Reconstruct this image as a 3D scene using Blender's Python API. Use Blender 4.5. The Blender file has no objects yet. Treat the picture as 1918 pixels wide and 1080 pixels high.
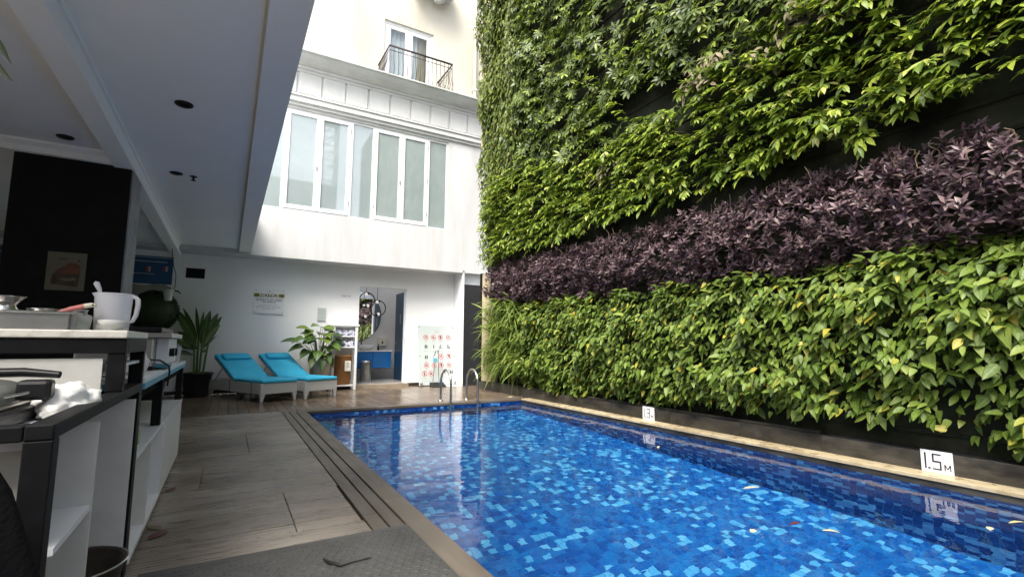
import bpy, bmesh, math, random
import numpy as np
from mathutils import Vector, Matrix
random.seed(7); rng = np.random.default_rng(7)
R = math.radians; PI = math.pi
SC = bpy.context.scene
COL = SC.collection

# ------------------------------------------------------------------ camera, sky, sun, exposure
yaw, pitch, roll = R(30.232), R(6.514), R(0.276)
cam_d = bpy.data.cameras.new('camera'); cam = bpy.data.objects.new('camera', cam_d); COL.objects.link(cam)
f_ = Vector((math.sin(yaw)*math.cos(pitch), math.cos(yaw)*math.cos(pitch), math.sin(pitch)))
r0 = Vector((math.cos(yaw), -math.sin(yaw), 0)); u0 = r0.cross(f_)
r_ = r0*math.cos(roll) + u0*math.sin(roll); u_ = u0*math.cos(roll) - r0*math.sin(roll)
CAM = Vector((0, 0, 1.1))
cam.matrix_world = Matrix(((r_.x, u_.x, -f_.x, CAM.x), (r_.y, u_.y, -f_.y, CAM.y), (r_.z, u_.z, -f_.z, CAM.z), (0, 0, 0, 1)))
cam_d.lens = 17.018; cam_d.sensor_width = 36; cam_d.clip_start = 0.05; cam_d.clip_end = 800
SC.camera = cam

SUN_DIR = Vector((-0.52, -0.50, 1.05)).normalized()       # towards the sun
world = bpy.data.worlds.new('World'); SC.world = world; world.use_nodes = True
wn = world.node_tree; bg = wn.nodes['Background']
sky = wn.nodes.new('ShaderNodeTexSky'); sky.sky_type = 'NISHITA'; sky.sun_disc = False
sky.sun_elevation = math.asin(SUN_DIR.z); sky.sun_rotation = math.atan2(SUN_DIR.x, SUN_DIR.y)
sky.air_density = 1.0; sky.dust_density = 4.0; sky.ozone_density = 1.0
hs = wn.nodes.new('ShaderNodeHueSaturation'); hs.inputs['Saturation'].default_value = 0.45
wn.links.new(sky.outputs[0], hs.inputs['Color']); wn.links.new(hs.outputs[0], bg.inputs['Color'])
bg.inputs['Strength'].default_value = 0.15
sun_d = bpy.data.lights.new('sun', 'SUN'); sun_d.energy = 2.0; sun_d.angle = R(32); sun_d.color = (1, 0.95, 0.86)
sun = bpy.data.objects.new('sun', sun_d); COL.objects.link(sun); sun.location = (0, -3, 20)
sun.rotation_euler = SUN_DIR.to_track_quat('Z', 'Y').to_euler()
vs = SC.view_settings; vs.view_transform = 'Standard'; vs.look = 'None'; vs.gamma = 1; vs.use_curve_mapping = False
vs.exposure = 1.5
SC.cycles.max_bounces = 14; SC.cycles.diffuse_bounces = 6; SC.cycles.transmission_bounces = 8
SC.cycles.sample_clamp_indirect = 6

# ------------------------------------------------------------------ materials
def lk(nt, a, b): nt.links.new(a, b)
def mat(name, c, rough=0.6, metal=0.0, c2=None, scale=4.0, bump=0.0, bscale=40.0, spec=0.5, rvar=0.0, stretch=None, detail=5.0,
        lo=0.35, hi=0.7, rnd=0.0, trans=0.0, ior=1.45, coat=0.0):
    m = bpy.data.materials.new(name); m.use_nodes = True; nt = m.node_tree; p = nt.nodes['Principled BSDF']
    p.inputs['Roughness'].default_value = rough; p.inputs['Metallic'].default_value = metal
    p.inputs['Specular IOR Level'].default_value = spec; p.inputs['Transmission Weight'].default_value = trans
    p.inputs['IOR'].default_value = ior; p.inputs['Coat Weight'].default_value = coat
    tc = nt.nodes.new('ShaderNodeTexCoord'); mp = nt.nodes.new('ShaderNodeMapping')
    lk(nt, tc.outputs['Object'], mp.inputs['Vector'])
    if stretch: mp.inputs['Scale'].default_value = stretch
    if rnd > 0:                                            # shift the pattern from piece to piece
        oi = nt.nodes.new('ShaderNodeObjectInfo'); mu = nt.nodes.new('ShaderNodeMath'); mu.operation = 'MULTIPLY'; mu.inputs[1].default_value = 37.0
        lk(nt, oi.outputs['Random'], mu.inputs[0]); lk(nt, mu.outputs[0], mp.inputs['Location'])
    col = None
    if c2 is not None:
        nz = nt.nodes.new('ShaderNodeTexNoise'); nz.inputs['Scale'].default_value = scale; nz.inputs['Detail'].default_value = detail; nz.inputs['Roughness'].default_value = 0.62
        lk(nt, mp.outputs[0], nz.inputs['Vector'])
        rp = nt.nodes.new('ShaderNodeValToRGB'); rp.color_ramp.elements[0].position = lo; rp.color_ramp.elements[1].position = hi
        rp.color_ramp.elements[0].color = (*c, 1); rp.color_ramp.elements[1].color = (*c2, 1)
        lk(nt, nz.outputs['Fac'], rp.inputs[0]); col = rp.outputs[0]
        if rvar:
            mr = nt.nodes.new('ShaderNodeMapRange'); mr.inputs['To Min'].default_value = rough - rvar; mr.inputs['To Max'].default_value = rough + rvar
            mr.inputs['From Min'].default_value = 0.3; mr.inputs['From Max'].default_value = 0.7
            lk(nt, nz.outputs['Fac'], mr.inputs[0]); lk(nt, mr.outputs[0], p.inputs['Roughness'])
    if rnd > 0:
        h = nt.nodes.new('ShaderNodeHueSaturation'); mr2 = nt.nodes.new('ShaderNodeMapRange')
        mr2.inputs['To Min'].default_value = 1 - rnd; mr2.inputs['To Max'].default_value = 1 + rnd
        lk(nt, oi.outputs['Random'], mr2.inputs[0]); lk(nt, mr2.outputs[0], h.inputs['Value'])
        if col is not None: lk(nt, col, h.inputs['Color'])
        else: h.inputs['Color'].default_value = (*c, 1)
        col = h.outputs[0]
    if col is not None: lk(nt, col, p.inputs['Base Color'])
    else: p.inputs['Base Color'].default_value = (*c, 1)
    if bump:
        nb = nt.nodes.new('ShaderNodeTexNoise'); nb.inputs['Scale'].default_value = bscale; nb.inputs['Detail'].default_value = 4
        lk(nt, mp.outputs[0], nb.inputs['Vector'])
        b = nt.nodes.new('ShaderNodeBump'); b.inputs['Strength'].default_value = bump; b.inputs['Distance'].default_value = 0.01
        lk(nt, nb.outputs['Fac'], b.inputs['Height']); lk(nt, b.outputs[0], p.inputs['Normal'])
    return m

M = {}
M['white_wall'] = mat('white_wall_paint', (0.80, 0.81, 0.81), 0.75, c2=(0.85, 0.85, 0.85), scale=0.9, bump=0.12, bscale=60)
M['facade'] = mat('facade_paint', (0.455, 0.45, 0.435), 0.75, c2=(0.565, 0.565, 0.56), scale=1.1, bump=0.12, bscale=50, stretch=(2.2, 2.2, 0.3), detail=9, lo=0.25, hi=0.55)
M['cream'] = mat('cream_paint', (0.43, 0.40, 0.325), 0.8, c2=(0.56, 0.53, 0.45), lo=0.25, hi=0.55, detail=9, scale=0.8, bump=0.15, bscale=40, stretch=(1, 1, 0.4))
M['trim'] = mat('white_trim_paint', (0.56, 0.565, 0.56), 0.6, c2=(0.63, 0.63, 0.62), scale=1.6, bump=0.06)
M['cornice'] = mat('weathered_cornice_paint', (0.46, 0.47, 0.46), 0.75, c2=(0.60, 0.61, 0.60), scale=2.2, bump=0.15, stretch=(0.6, 1, 1))
M['joint'] = mat('grey_joint', (0.45, 0.45, 0.45), 0.8)
M['ceil'] = mat('ceiling_paint', (0.81, 0.81, 0.79), 0.85, c2=(0.86, 0.86, 0.84), scale=0.8, bump=0.1, bscale=90)
M['frame_white'] = mat('white_window_frame', (0.66, 0.67, 0.68), 0.4, c2=(0.71, 0.71, 0.71), scale=3)
M['film'] = mat('frosted_teal_glass', (0.25, 0.30, 0.30), 0.03, c2=(0.31, 0.355, 0.355), scale=0.8, spec=0.5, ior=2.3, bump=0.004, bscale=2.0)
M['glass_clear'] = mat('window_glass', (0.9, 0.95, 0.95), 0.02, trans=1.0, ior=1.45)
M['curtain'] = mat('sheer_curtain', (0.66, 0.70, 0.74), 0.8, c2=(0.74, 0.78, 0.82), scale=5, stretch=(6, 6, 0.3))
M['curtain_beige'] = mat('beige_curtain', (0.42, 0.37, 0.28), 0.8, c2=(0.5, 0.45, 0.36), scale=5, stretch=(6, 6, 0.3))
M['iron'] = mat('dark_brown_iron', (0.035, 0.024, 0.026), 0.45)
M['black_clad'] = mat('matt_black_cladding', (0.006, 0.006, 0.007), 0.75, c2=(0.011, 0.011, 0.012), scale=3, bump=0.1, spec=0.2)
M['concrete'] = mat('grey_plaster', (0.24, 0.24, 0.25), 0.85, c2=(0.36, 0.36, 0.37), scale=6, bump=0.2)
M['black_stone'] = mat('black_shower_stone', (0.012, 0.012, 0.014), 0.45, c2=(0.02, 0.02, 0.022), scale=12, bump=0.15)
M['kerb'] = mat('dark_andesite', (0.024, 0.022, 0.018), 0.4, c2=(0.085, 0.075, 0.058), scale=5, bump=0.3, bscale=60, rvar=0.15, stretch=(1, .6, 1.5), lo=0.4, hi=0.75, rnd=0.15)
M['coping'] = mat('sand_coping_stone', (0.34, 0.27, 0.16), 0.32, c2=(0.50, 0.42, 0.28), scale=7, bump=0.1, bscale=80, rvar=0.12, rnd=0.1)
M['cream_stone'] = mat('cream_limestone', (0.50, 0.42, 0.25), 0.7, c2=(0.62, 0.54, 0.36), scale=5, bump=0.2)
M['backing'] = mat('wet_black_felt', (0.009, 0.010, 0.007), 0.85, c2=(0.032, 0.036, 0.020), scale=3, bump=0.5, bscale=25, spec=0.25)
M['pool_grout'] = mat('pool_grout', (0.03, 0.12, 0.36), 0.6)
M['steel'] = mat('brushed_steel', (0.52, 0.51, 0.50), 0.28, 1.0, c2=(0.60, 0.59, 0.58), scale=20, stretch=(0.3, 6, 6))
M['steel_dull'] = mat('dull_steel', (0.36, 0.35, 0.335), 0.36, 1.0, c2=(0.46, 0.45, 0.43), scale=8)
M['black_steel'] = mat('black_painted_steel', (0.005, 0.005, 0.006), 0.55, c2=(0.010, 0.010, 0.011), scale=14, bump=0.08, lo=0.45, hi=0.8, spec=0.14)
M['marble'] = mat('dirty_white_panel', (0.56, 0.55, 0.52), 0.35, c2=(0.68, 0.67, 0.65), scale=3.5, bump=0.03, detail=8)
M['stained'] = mat('stained_white_panel', (0.36, 0.34, 0.29), 0.4, c2=(0.52, 0.51, 0.48), scale=2.6, detail=8)
M['counter_stone'] = mat('speckled_counter_stone', (0.40, 0.37, 0.30), 0.3, c2=(0.62, 0.60, 0.53), scale=18, detail=8, lo=0.3, hi=0.55)
M['cab_white'] = mat('white_laminate', (0.70, 0.71, 0.72), 0.3, c2=(0.78, 0.78, 0.79), scale=2, detail=8)
M['turq_edge'] = mat('turquoise_edge_strip', (0.05, 0.25, 0.36), 0.4, c2=(0.10, 0.34, 0.45), scale=9)
M['rubber'] = mat('grey_rubber_mat', (0.040, 0.040, 0.039), 0.5, c2=(0.066, 0.065, 0.062), scale=4, bump=0.15, bscale=120)
M['black_rubber'] = mat('black_rubber', (0.008, 0.008, 0.008), 0.6)
M['plastic_black'] = mat('black_plastic', (0.007, 0.007, 0.008), 0.4, spec=0.3)
M['pot_black'] = mat('black_plastic_pot', (0.012, 0.012, 0.014), 0.45, c2=(0.022, 0.022, 0.024), scale=6)
M['soil'] = mat('potting_soil', (0.02, 0.013, 0.008), 0.95, bump=0.8, bscale=60)
M['turquoise'] = mat('turquoise_cushion_fabric', (0.028, 0.40, 0.64), 0.75, c2=(0.045, 0.46, 0.70), scale=3, bump=0.25, bscale=14)
M['turq_seam'] = mat('turquoise_piping', (0.01, 0.20, 0.32), 0.75)
M['wicker_white'] = mat('pale_grey_wicker', (0.42, 0.42, 0.41), 0.55, c2=(0.56, 0.56, 0.55), scale=60, bump=0.4, bscale=120, lo=0.4, hi=0.6)
M['strap'] = mat('dark_strap', (0.03, 0.10, 0.13), 0.7)
M['beige_pot'] = mat('mottled_beige_pot', (0.36, 0.32, 0.26), 0.7, c2=(0.52, 0.48, 0.41), scale=7, bump=0.2)
M['paint_white'] = mat('white_painted_wood', (0.74, 0.75, 0.77), 0.45, c2=(0.80, 0.80, 0.81), scale=4)
M['towel'] = mat('blue_white_towel', (0.72, 0.74, 0.82), 0.9, c2=(0.05, 0.07, 0.26), scale=16, lo=0.52, hi=0.60, bump=0.5, bscale=80, rnd=0.06)
M['wicker_brown'] = mat('brown_wicker', (0.20, 0.085, 0.022), 0.55, c2=(0.34, 0.16, 0.05), scale=30, bump=0.3)
M['paper'] = mat('printed_paper', (0.72, 0.70, 0.62), 0.7)
M['paper_white'] = mat('white_plate', (0.78, 0.78, 0.80), 0.45)
M['olive'] = mat('olive_print', (0.17, 0.17, 0.028), 0.7, spec=0.2)
M['ink'] = mat('black_ink', (0.02, 0.02, 0.024), 0.8, spec=0.2)
M['ink_navy'] = mat('navy_ink', (0.02, 0.018, 0.035), 0.6)
M['ink_grey'] = mat('grey_ink', (0.36, 0.37, 0.36), 0.6)
M['ink_red'] = mat('red_ink', (0.55, 0.09, 0.09), 0.6)
M['acrylic'] = mat('pale_green_acrylic', (0.46, 0.51, 0.50), 0.12, c2=(0.50, 0.55, 0.54), scale=1, coat=0.5)
M['vanity_blue'] = mat('gloss_blue_laminate', (0.015, 0.14, 0.42), 0.25)
M['door_blue'] = mat('dark_blue_door_paint', (0.008, 0.030, 0.055), 0.3)
M['mirror'] = mat('mirror_glass', (0.92, 0.92, 0.92), 0.01, 1.0)
M['porcelain'] = mat('white_porcelain', (0.76, 0.76, 0.76), 0.12)
M['room_wall'] = mat('warm_grey_wall_tile', (0.74, 0.71, 0.67), 0.5, c2=(0.80, 0.77, 0.73), scale=3)
M['room_floor'] = mat('polished_grey_floor', (0.34, 0.33, 0.32), 0.12, c2=(0.42, 0.41, 0.40), scale=3)
M['step_stone'] = mat('beige_step_stone', (0.22, 0.18, 0.13), 0.4, c2=(0.34, 0.29, 0.22), scale=6)
M['skirting'] = mat('dark_brown_skirting', (0.035, 0.025, 0.02), 0.5)
M['mural_blue'] = mat('mural_blue_paint', (0.012, 0.065, 0.17), 0.7, c2=(0.02, 0.09, 0.21), scale=3)
M['mural_cloud'] = mat('mural_pale_paint', (0.20, 0.22, 0.21), 0.8, c2=(0.30, 0.31, 0.29), scale=4)
M['mural_line'] = mat('mural_white_line', (0.30, 0.38, 0.46), 0.8)
M['red_paint'] = mat('red_paint', (0.35, 0.03, 0.05), 0.7)
M['art_paper'] = mat('aged_print_paper', (0.11, 0.10, 0.07), 0.8, c2=(0.14, 0.128, 0.09), scale=6)
M['art_red'] = mat('rust_print_ink', (0.10, 0.035, 0.022), 0.8, c2=(0.16, 0.06, 0.04), scale=20)
M['art_dark'] = mat('umber_print_ink', (0.035, 0.025, 0.02), 0.8, c2=(0.09, 0.06, 0.05), scale=14)
def milky():
    m = mat('milky_plastic', (0.82, 0.82, 0.86), 0.3); nt = m.node_tree; out = nt.nodes['Material Output']; p = nt.nodes['Principled BSDF']
    t = nt.nodes.new('ShaderNodeBsdfTransparent'); ms = nt.nodes.new('ShaderNodeMixShader'); ms.inputs[0].default_value = 0.55
    lk(nt, t.outputs[0], ms.inputs[1]); lk(nt, p.outputs[0], ms.inputs[2]); lk(nt, ms.outputs[0], out.inputs['Surface']); return m
M['milk_plastic'] = milky()
M['sauce'] = mat('orange_sauce', (0.55, 0.26, 0.04), 0.3, c2=(0.62, 0.34, 0.08), scale=8)
M['ceramic'] = mat('grey_ceramic', (0.50, 0.50, 0.48), 0.3, c2=(0.60, 0.60, 0.58), scale=12)
M['cream_plastic'] = mat('cream_plastic', (0.66, 0.62, 0.50), 0.4)
M['pink'] = mat('pink_plastic_handle', (0.56, 0.17, 0.16), 0.35, c2=(0.64, 0.24, 0.21), scale=10)
M['smoked_glass'] = mat('smoky_lid_glass', (0.12, 0.125, 0.12), 0.22, c2=(0.20, 0.205, 0.19), scale=6, trans=0.35, ior=1.2, spec=0.3)
M['cloth'] = mat('white_cotton_rag', (0.72, 0.71, 0.66), 0.9, c2=(0.80, 0.79, 0.77), scale=8, bump=0.4, bscale=30)
M['dark_cloth'] = mat('black_fabric', (0.005, 0.005, 0.006), 0.95, spec=0.1, bump=0.3, bscale=80)
M['green_bottle'] = mat('pale_green_plastic', (0.30, 0.36, 0.20), 0.4)
M['terracotta'] = mat('dark_pan_metal', (0.10, 0.08, 0.065), 0.35, 0.8, c2=(0.17, 0.14, 0.12), scale=9)
M['dustpan'] = mat('pale_blue_plastic', (0.14, 0.42, 0.56), 0.4)
M['rear_wall'] = mat('weathered_render', (0.30, 0.31, 0.30), 0.9, c2=(0.44, 0.45, 0.43), scale=0.8, bump=0.3)
M['galv'] = mat('galvanised_wire', (0.30, 0.31, 0.32), 0.5, 0.6)
M['ground'] = mat('earth', (0.10, 0.095, 0.085), 0.95, c2=(0.14, 0.13, 0.12), scale=0.5)
M['stem'] = mat('green_stem', (0.10, 0.16, 0.04), 0.6)
M['dead_stem'] = mat('dry_stem', (0.17, 0.12, 0.065), 0.8, c2=(0.26, 0.19, 0.12), scale=20)
M['flag_white'] = mat('dull_white_paint', (0.36, 0.36, 0.38), 0.7)

def plank_mat(name, c1, c2, rib, rough, bst=0.45):
    m = mat(name, c1, rough, c2=c2, scale=5.0, stretch=(0.55, 5, 5), rvar=0.14 if bst > .2 else 0.04, rnd=0.16, detail=8, lo=0.3, hi=0.72)
    nt = m.node_tree; p = nt.nodes['Principled BSDF']; tc = next(n for n in nt.nodes if n.type == 'TEX_COORD')
    # blotches of wear over the whole deck, in world space, and fine ribs along each board
    geo = nt.nodes.new('ShaderNodeNewGeometry')
    nz = nt.nodes.new('ShaderNodeTexNoise'); nz.inputs['Scale'].default_value = 0.9; nz.inputs['Detail'].default_value = 6
    lk(nt, geo.outputs['Position'], nz.inputs['Vector'])
    rp = nt.nodes.new('ShaderNodeValToRGB'); rp.color_ramp.elements[0].position = 0.35; rp.color_ramp.elements[1].position = 0.68
    rp.color_ramp.elements[0].color = (0.50, 0.46, 0.42, 1); rp.color_ramp.elements[1].color = (1.1, 1.1, 1.07, 1)
    lk(nt, nz.outputs['Fac'], rp.inputs[0])
    mx = nt.nodes.new('ShaderNodeMix'); mx.data_type = 'RGBA'; mx.blend_type = 'MULTIPLY'; mx.inputs['Factor'].default_value = 1
    old = p.inputs['Base Color'].links[0].from_socket
    lk(nt, old, mx.inputs['A']); lk(nt, rp.outputs[0], mx.inputs['B']); lk(nt, mx.outputs['Result'], p.inputs['Base Color'])
    if rib:
        wv = nt.nodes.new('ShaderNodeTexWave'); wv.bands_direction = 'Y'; wv.inputs['Scale'].default_value = rib; wv.inputs['Distortion'].default_value = 0.0
        lk(nt, tc.outputs['Object'], wv.inputs['Vector'])
        nb = nt.nodes.new('ShaderNodeTexNoise'); nb.inputs['Scale'].default_value = 8; mp = nt.nodes.new('ShaderNodeMapping'); mp.inputs['Scale'].default_value = (1, 14, 1)
        lk(nt, tc.outputs['Object'], mp.inputs['Vector']); lk(nt, mp.outputs[0], nb.inputs['Vector'])
        ad = nt.nodes.new('ShaderNodeMath'); ad.operation = 'ADD'; lk(nt, wv.outputs['Fac'], ad.inputs[0])
        if bst > .2: lk(nt, nb.outputs['Fac'], ad.inputs[1])
        b = nt.nodes.new('ShaderNodeBump'); b.inputs['Strength'].default_value = bst; b.inputs['Distance'].default_value = 0.003
        lk(nt, ad.outputs[0], b.inputs['Height']); lk(nt, b.outputs[0], p.inputs['Normal'])
    return m
M['plank'] = plank_mat('ribbed_wet_deck_board', (0.18, 0.15, 0.125), (0.33, 0.285, 0.245), 9.0, 0.32)
M['plank_far'] = plank_mat('brown_wet_deck_board', (0.15, 0.113, 0.083), (0.225, 0.175, 0.133), 9.0, 0.24, 0.10)
M['board'] = plank_mat('smooth_brown_board', (0.10, 0.083, 0.067), (0.16, 0.137, 0.114), 0, 0.45)

def rand_node(nt):
    """A number per leaf or tile: from the object where it is one, from the mesh island where many are joined."""
    oi = nt.nodes.new('ShaderNodeObjectInfo'); geo = nt.nodes.new('ShaderNodeNewGeometry')
    a = nt.nodes.new('ShaderNodeMath'); a.operation = 'ADD'; fr = nt.nodes.new('ShaderNodeMath'); fr.operation = 'FRACT'
    lk(nt, oi.outputs['Random'], a.inputs[0]); lk(nt, geo.outputs['Random Per Island'], a.inputs[1]); lk(nt, a.outputs[0], fr.inputs[0])
    return fr.outputs[0]
def leaf_mat(name, stops, rough=0.42, transl=0.3, rib=0.25, spec=0.5, tgain=1.6, patch=0.0):
    """stops: [(pos, colour)]: the spread of colours from leaf to leaf."""
    m = bpy.data.materials.new(name); m.use_nodes = True; nt = m.node_tree; p = nt.nodes['Principled BSDF']; out = nt.nodes['Material Output']
    rnd = rand_node(nt)
    rp = nt.nodes.new('ShaderNodeValToRGB'); cr = rp.color_ramp
    while len(cr.elements) < len(stops): cr.elements.new(0.5)
    for e, (ps, c) in zip(cr.elements, stops): e.position = ps; e.color = (*c, 1)
    lk(nt, rnd, rp.inputs[0])
    uv = nt.nodes.new('ShaderNodeUVMap'); sep = nt.nodes.new('ShaderNodeSeparateXYZ'); lk(nt, uv.outputs[0], sep.inputs[0])
    # midrib: pale where |u - .5| is small
    s = nt.nodes.new('ShaderNodeMath'); s.operation = 'SUBTRACT'; s.inputs[1].default_value = 0.5; lk(nt, sep.outputs['X'], s.inputs[0])
    ab = nt.nodes.new('ShaderNodeMath'); ab.operation = 'ABSOLUTE'; lk(nt, s.outputs[0], ab.inputs[0])
    mr = nt.nodes.new('ShaderNodeMapRange'); mr.inputs['From Min'].default_value = 0.02; mr.inputs['From Max'].default_value = 0.10; mr.inputs['To Min'].default_value = rib; mr.inputs['To Max'].default_value = 0
    lk(nt, ab.outputs[0], mr.inputs[0])
    mx = nt.nodes.new('ShaderNodeMix'); mx.data_type = 'RGBA'; mx.inputs['B'].default_value = (0.30, 0.38, 0.16, 1)
    lk(nt, mr.outputs[0], mx.inputs['Factor']); lk(nt, rp.outputs[0], mx.inputs['A']); col = mx.outputs['Result']
    if patch:                                             # pale marbling inside the blade
        nz = nt.nodes.new('ShaderNodeTexNoise'); nz.inputs['Scale'].default_value = 5.0; cmb = nt.nodes.new('ShaderNodeCombineXYZ'); 
        ml = nt.nodes.new('ShaderNodeMath'); ml.operation = 'MULTIPLY'; ml.inputs[1].default_value = 91.0; lk(nt, rnd, ml.inputs[0]); lk(nt, ml.outputs[0], cmb.inputs['Z'])
        va = nt.nodes.new('ShaderNodeVectorMath'); lk(nt, uv.outputs[0], va.inputs[0]); lk(nt, cmb.outputs[0], va.inputs[1]); lk(nt, va.outputs[0], nz.inputs['Vector'])
        m2 = nt.nodes.new('ShaderNodeMapRange'); m2.inputs['From Min'].default_value = 0.42; m2.inputs['From Max'].default_value = 0.66; m2.inputs['To Max'].default_value = patch
        lk(nt, nz.outputs['Fac'], m2.inputs[0])
        mx2 = nt.nodes.new('ShaderNodeMix'); mx2.data_type = 'RGBA'; mx2.inputs['B'].default_value = (0.30, 0.38, 0.11, 1)
        lk(nt, m2.outputs[0], mx2.inputs['Factor']); lk(nt, col, mx2.inputs['A']); col = mx2.outputs['Result']
    lk(nt, col, p.inputs['Base Color']); p.inputs['Roughness'].default_value = rough; p.inputs['Specular IOR Level'].default_value = spec
    tr = nt.nodes.new('ShaderNodeBsdfTranslucent'); hv = nt.nodes.new('ShaderNodeHueSaturation'); hv.inputs['Value'].default_value = tgain
    lk(nt, col, hv.inputs['Color']); lk(nt, hv.outputs[0], tr.inputs['Color'])
    ms = nt.nodes.new('ShaderNodeMixShader'); ms.inputs[0].default_value = transl
    lk(nt, p.outputs[0], ms.inputs[1]); lk(nt, tr.outputs[0], ms.inputs[2]); lk(nt, ms.outputs[0], out.inputs['Surface'])
    return m
M['leaf_arrow'] = leaf_mat('arrowhead_leaf', [(0, (.045, .085, .008)), (.35, (.082, .14, .012)), (.72, (.135, .20, .022)), (.93, (.20, .255, .045)), (.985, (.36, .30, .03))], 0.46, 0.22, 0.22, patch=0.25, spec=0.35)
M['leaf_purple'] = leaf_mat('purple_leaf', [(0, (.050, .031, .042)), (.4, (.105, .064, .078)), (.8, (.185, .118, .130)), (.97, (.26, .19, .175))], 0.42, 0.12, 0.0, spec=0.35)
M['leaf_lime'] = leaf_mat('lime_broad_leaf', [(0, (.055, .098, .010)), (.35, (.12, .185, .014)), (.70, (.21, .28, .022)), (.92, (.32, .38, .04)), (.98, (.44, .43, .13))], 0.48, 0.3, 0.25)
M['leaf_deep'] = leaf_mat('dark_creeper_leaf', [(0, (.050, .075, .009)), (.5, (.092, .128, .016)), (.9, (.15, .19, .026)), (.99, (.24, .23, .06))], 0.45, 0.2, 0.2)
M['leaf_umbrella'] = leaf_mat('umbrella_leaf', [(0, (.036, .060, .010)), (.5, (.075, .112, .018)), (.80, (.13, .18, .024)), (.92, (.24, .30, .03))], 0.45, 0.2, 0.15)
M['leaf_fern'] = leaf_mat('fern_frond', [(0, (.09, .15, .016)), (.5, (.15, .22, .03)), (.95, (.24, .29, .06))], 0.5, 0.35, 0.3)
M['leaf_dry'] = leaf_mat('withered_leaf', [(0, (.12, .10, .05)), (.6, (.22, .19, .11)), (1, (.30, .22, .15))], 0.7, 0.15, 0.1)
M['leaf_pot'] = leaf_mat('potted_leaf', [(0, (.028, .065, .014)), (.6, (.055, .115, .022)), (1, (.10, .17, .035))], 0.3, 0.15, 0.3)
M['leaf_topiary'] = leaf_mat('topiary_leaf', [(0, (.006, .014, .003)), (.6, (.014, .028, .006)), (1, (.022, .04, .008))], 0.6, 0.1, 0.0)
M['leaf_float'] = leaf_mat('fallen_leaf', [(0, (.42, .38, .16)), (1, (.55, .50, .32))], 0.5, 0.1, 0.1)
M['leaf_float_red'] = leaf_mat('fallen_red_leaf', [(0, (.06, .012, .012)), (1, (.10, .02, .018))], 0.5, 0.1, 0.1)

def tile_mat(name, st):
    m = bpy.data.materials.new(name); m.use_nodes = True; nt = m.node_tree; p = nt.nodes['Principled BSDF']
    rnd = rand_node(nt); rp = nt.nodes.new('ShaderNodeValToRGB'); cr = rp.color_ramp; cr.interpolation = 'CONSTANT'
    while len(cr.elements) < len(st): cr.elements.new(.5)
    for e, (a, c) in zip(cr.elements, st): e.position = a; e.color = (*c, 1)
    lk(nt, rnd, rp.inputs[0]); lk(nt, rp.outputs[0], p.inputs['Base Color']); p.inputs['Roughness'].default_value = 0.25
    return m
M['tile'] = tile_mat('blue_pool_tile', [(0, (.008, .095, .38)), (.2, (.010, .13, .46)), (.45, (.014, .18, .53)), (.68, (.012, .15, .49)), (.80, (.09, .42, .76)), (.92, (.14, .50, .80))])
M['shaded_wall_tile'] = tile_mat('shaded_pool_tile', [(0, (.004, .030, .16)), (.3, (.005, .045, .21)), (.55, (.006, .06, .25)), (.74, (.05, .19, .42)), (.88, (.08, .26, .50))])  # darker version of the floor mosaic: underwater shade painted into the wall colour

def water_mat():
    m = bpy.data.materials.new('pool_water'); m.use_nodes = True; nt = m.node_tree; p = nt.nodes['Principled BSDF']
    p.inputs['Base Color'].default_value = (0.80, 0.94, 1.0, 1); p.inputs['Transmission Weight'].default_value = 1; p.inputs['IOR'].default_value = 1.33; p.inputs['Roughness'].default_value = 0.0
    geo = nt.nodes.new('ShaderNodeNewGeometry'); n1 = nt.nodes.new('ShaderNodeTexNoise'); n1.inputs['Scale'].default_value = 3.2; n1.inputs['Detail'].default_value = 2.0
    n2 = nt.nodes.new('ShaderNodeTexNoise'); n2.inputs['Scale'].default_value = 11; n2.inputs['Detail'].default_value = 2
    mp = nt.nodes.new('ShaderNodeMapping'); mp.inputs['Rotation'].default_value = (0, 0, R(30)); mp.inputs['Scale'].default_value = (0.7, 1.3, 1)
    lk(nt, geo.outputs['Position'], mp.inputs['Vector']); lk(nt, mp.outputs[0], n1.inputs['Vector']); lk(nt, mp.outputs[0], n2.inputs['Vector'])
    ml = nt.nodes.new('ShaderNodeMath'); ml.operation = 'MULTIPLY_ADD'; ml.inputs[1].default_value = 0.16
    lk(nt, n2.outputs['Fac'], ml.inputs[0]); lk(nt, n1.outputs['Fac'], ml.inputs[2])
    b = nt.nodes.new('ShaderNodeBump'); b.inputs['Strength'].default_value = 0.13; b.inputs['Distance'].default_value = 0.05
    lk(nt, ml.outputs[0], b.inputs['Height']); lk(nt, b.outputs[0], p.inputs['Normal'])
    return m
M['water'] = water_mat()
def emit_mat(name, c, s):
    m = bpy.data.materials.new(name); m.use_nodes = True; p = m.node_tree.nodes['Principled BSDF']
    p.inputs['Base Color'].default_value = (*c, 1); p.inputs['Emission Color'].default_value = (*c, 1); p.inputs['Emission Strength'].default_value = s
    return m
M['bulb'] = emit_mat('glow_globe', (1, 0.95, 0.86), 0.15)  # faint glow added to the pendant globes

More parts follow.
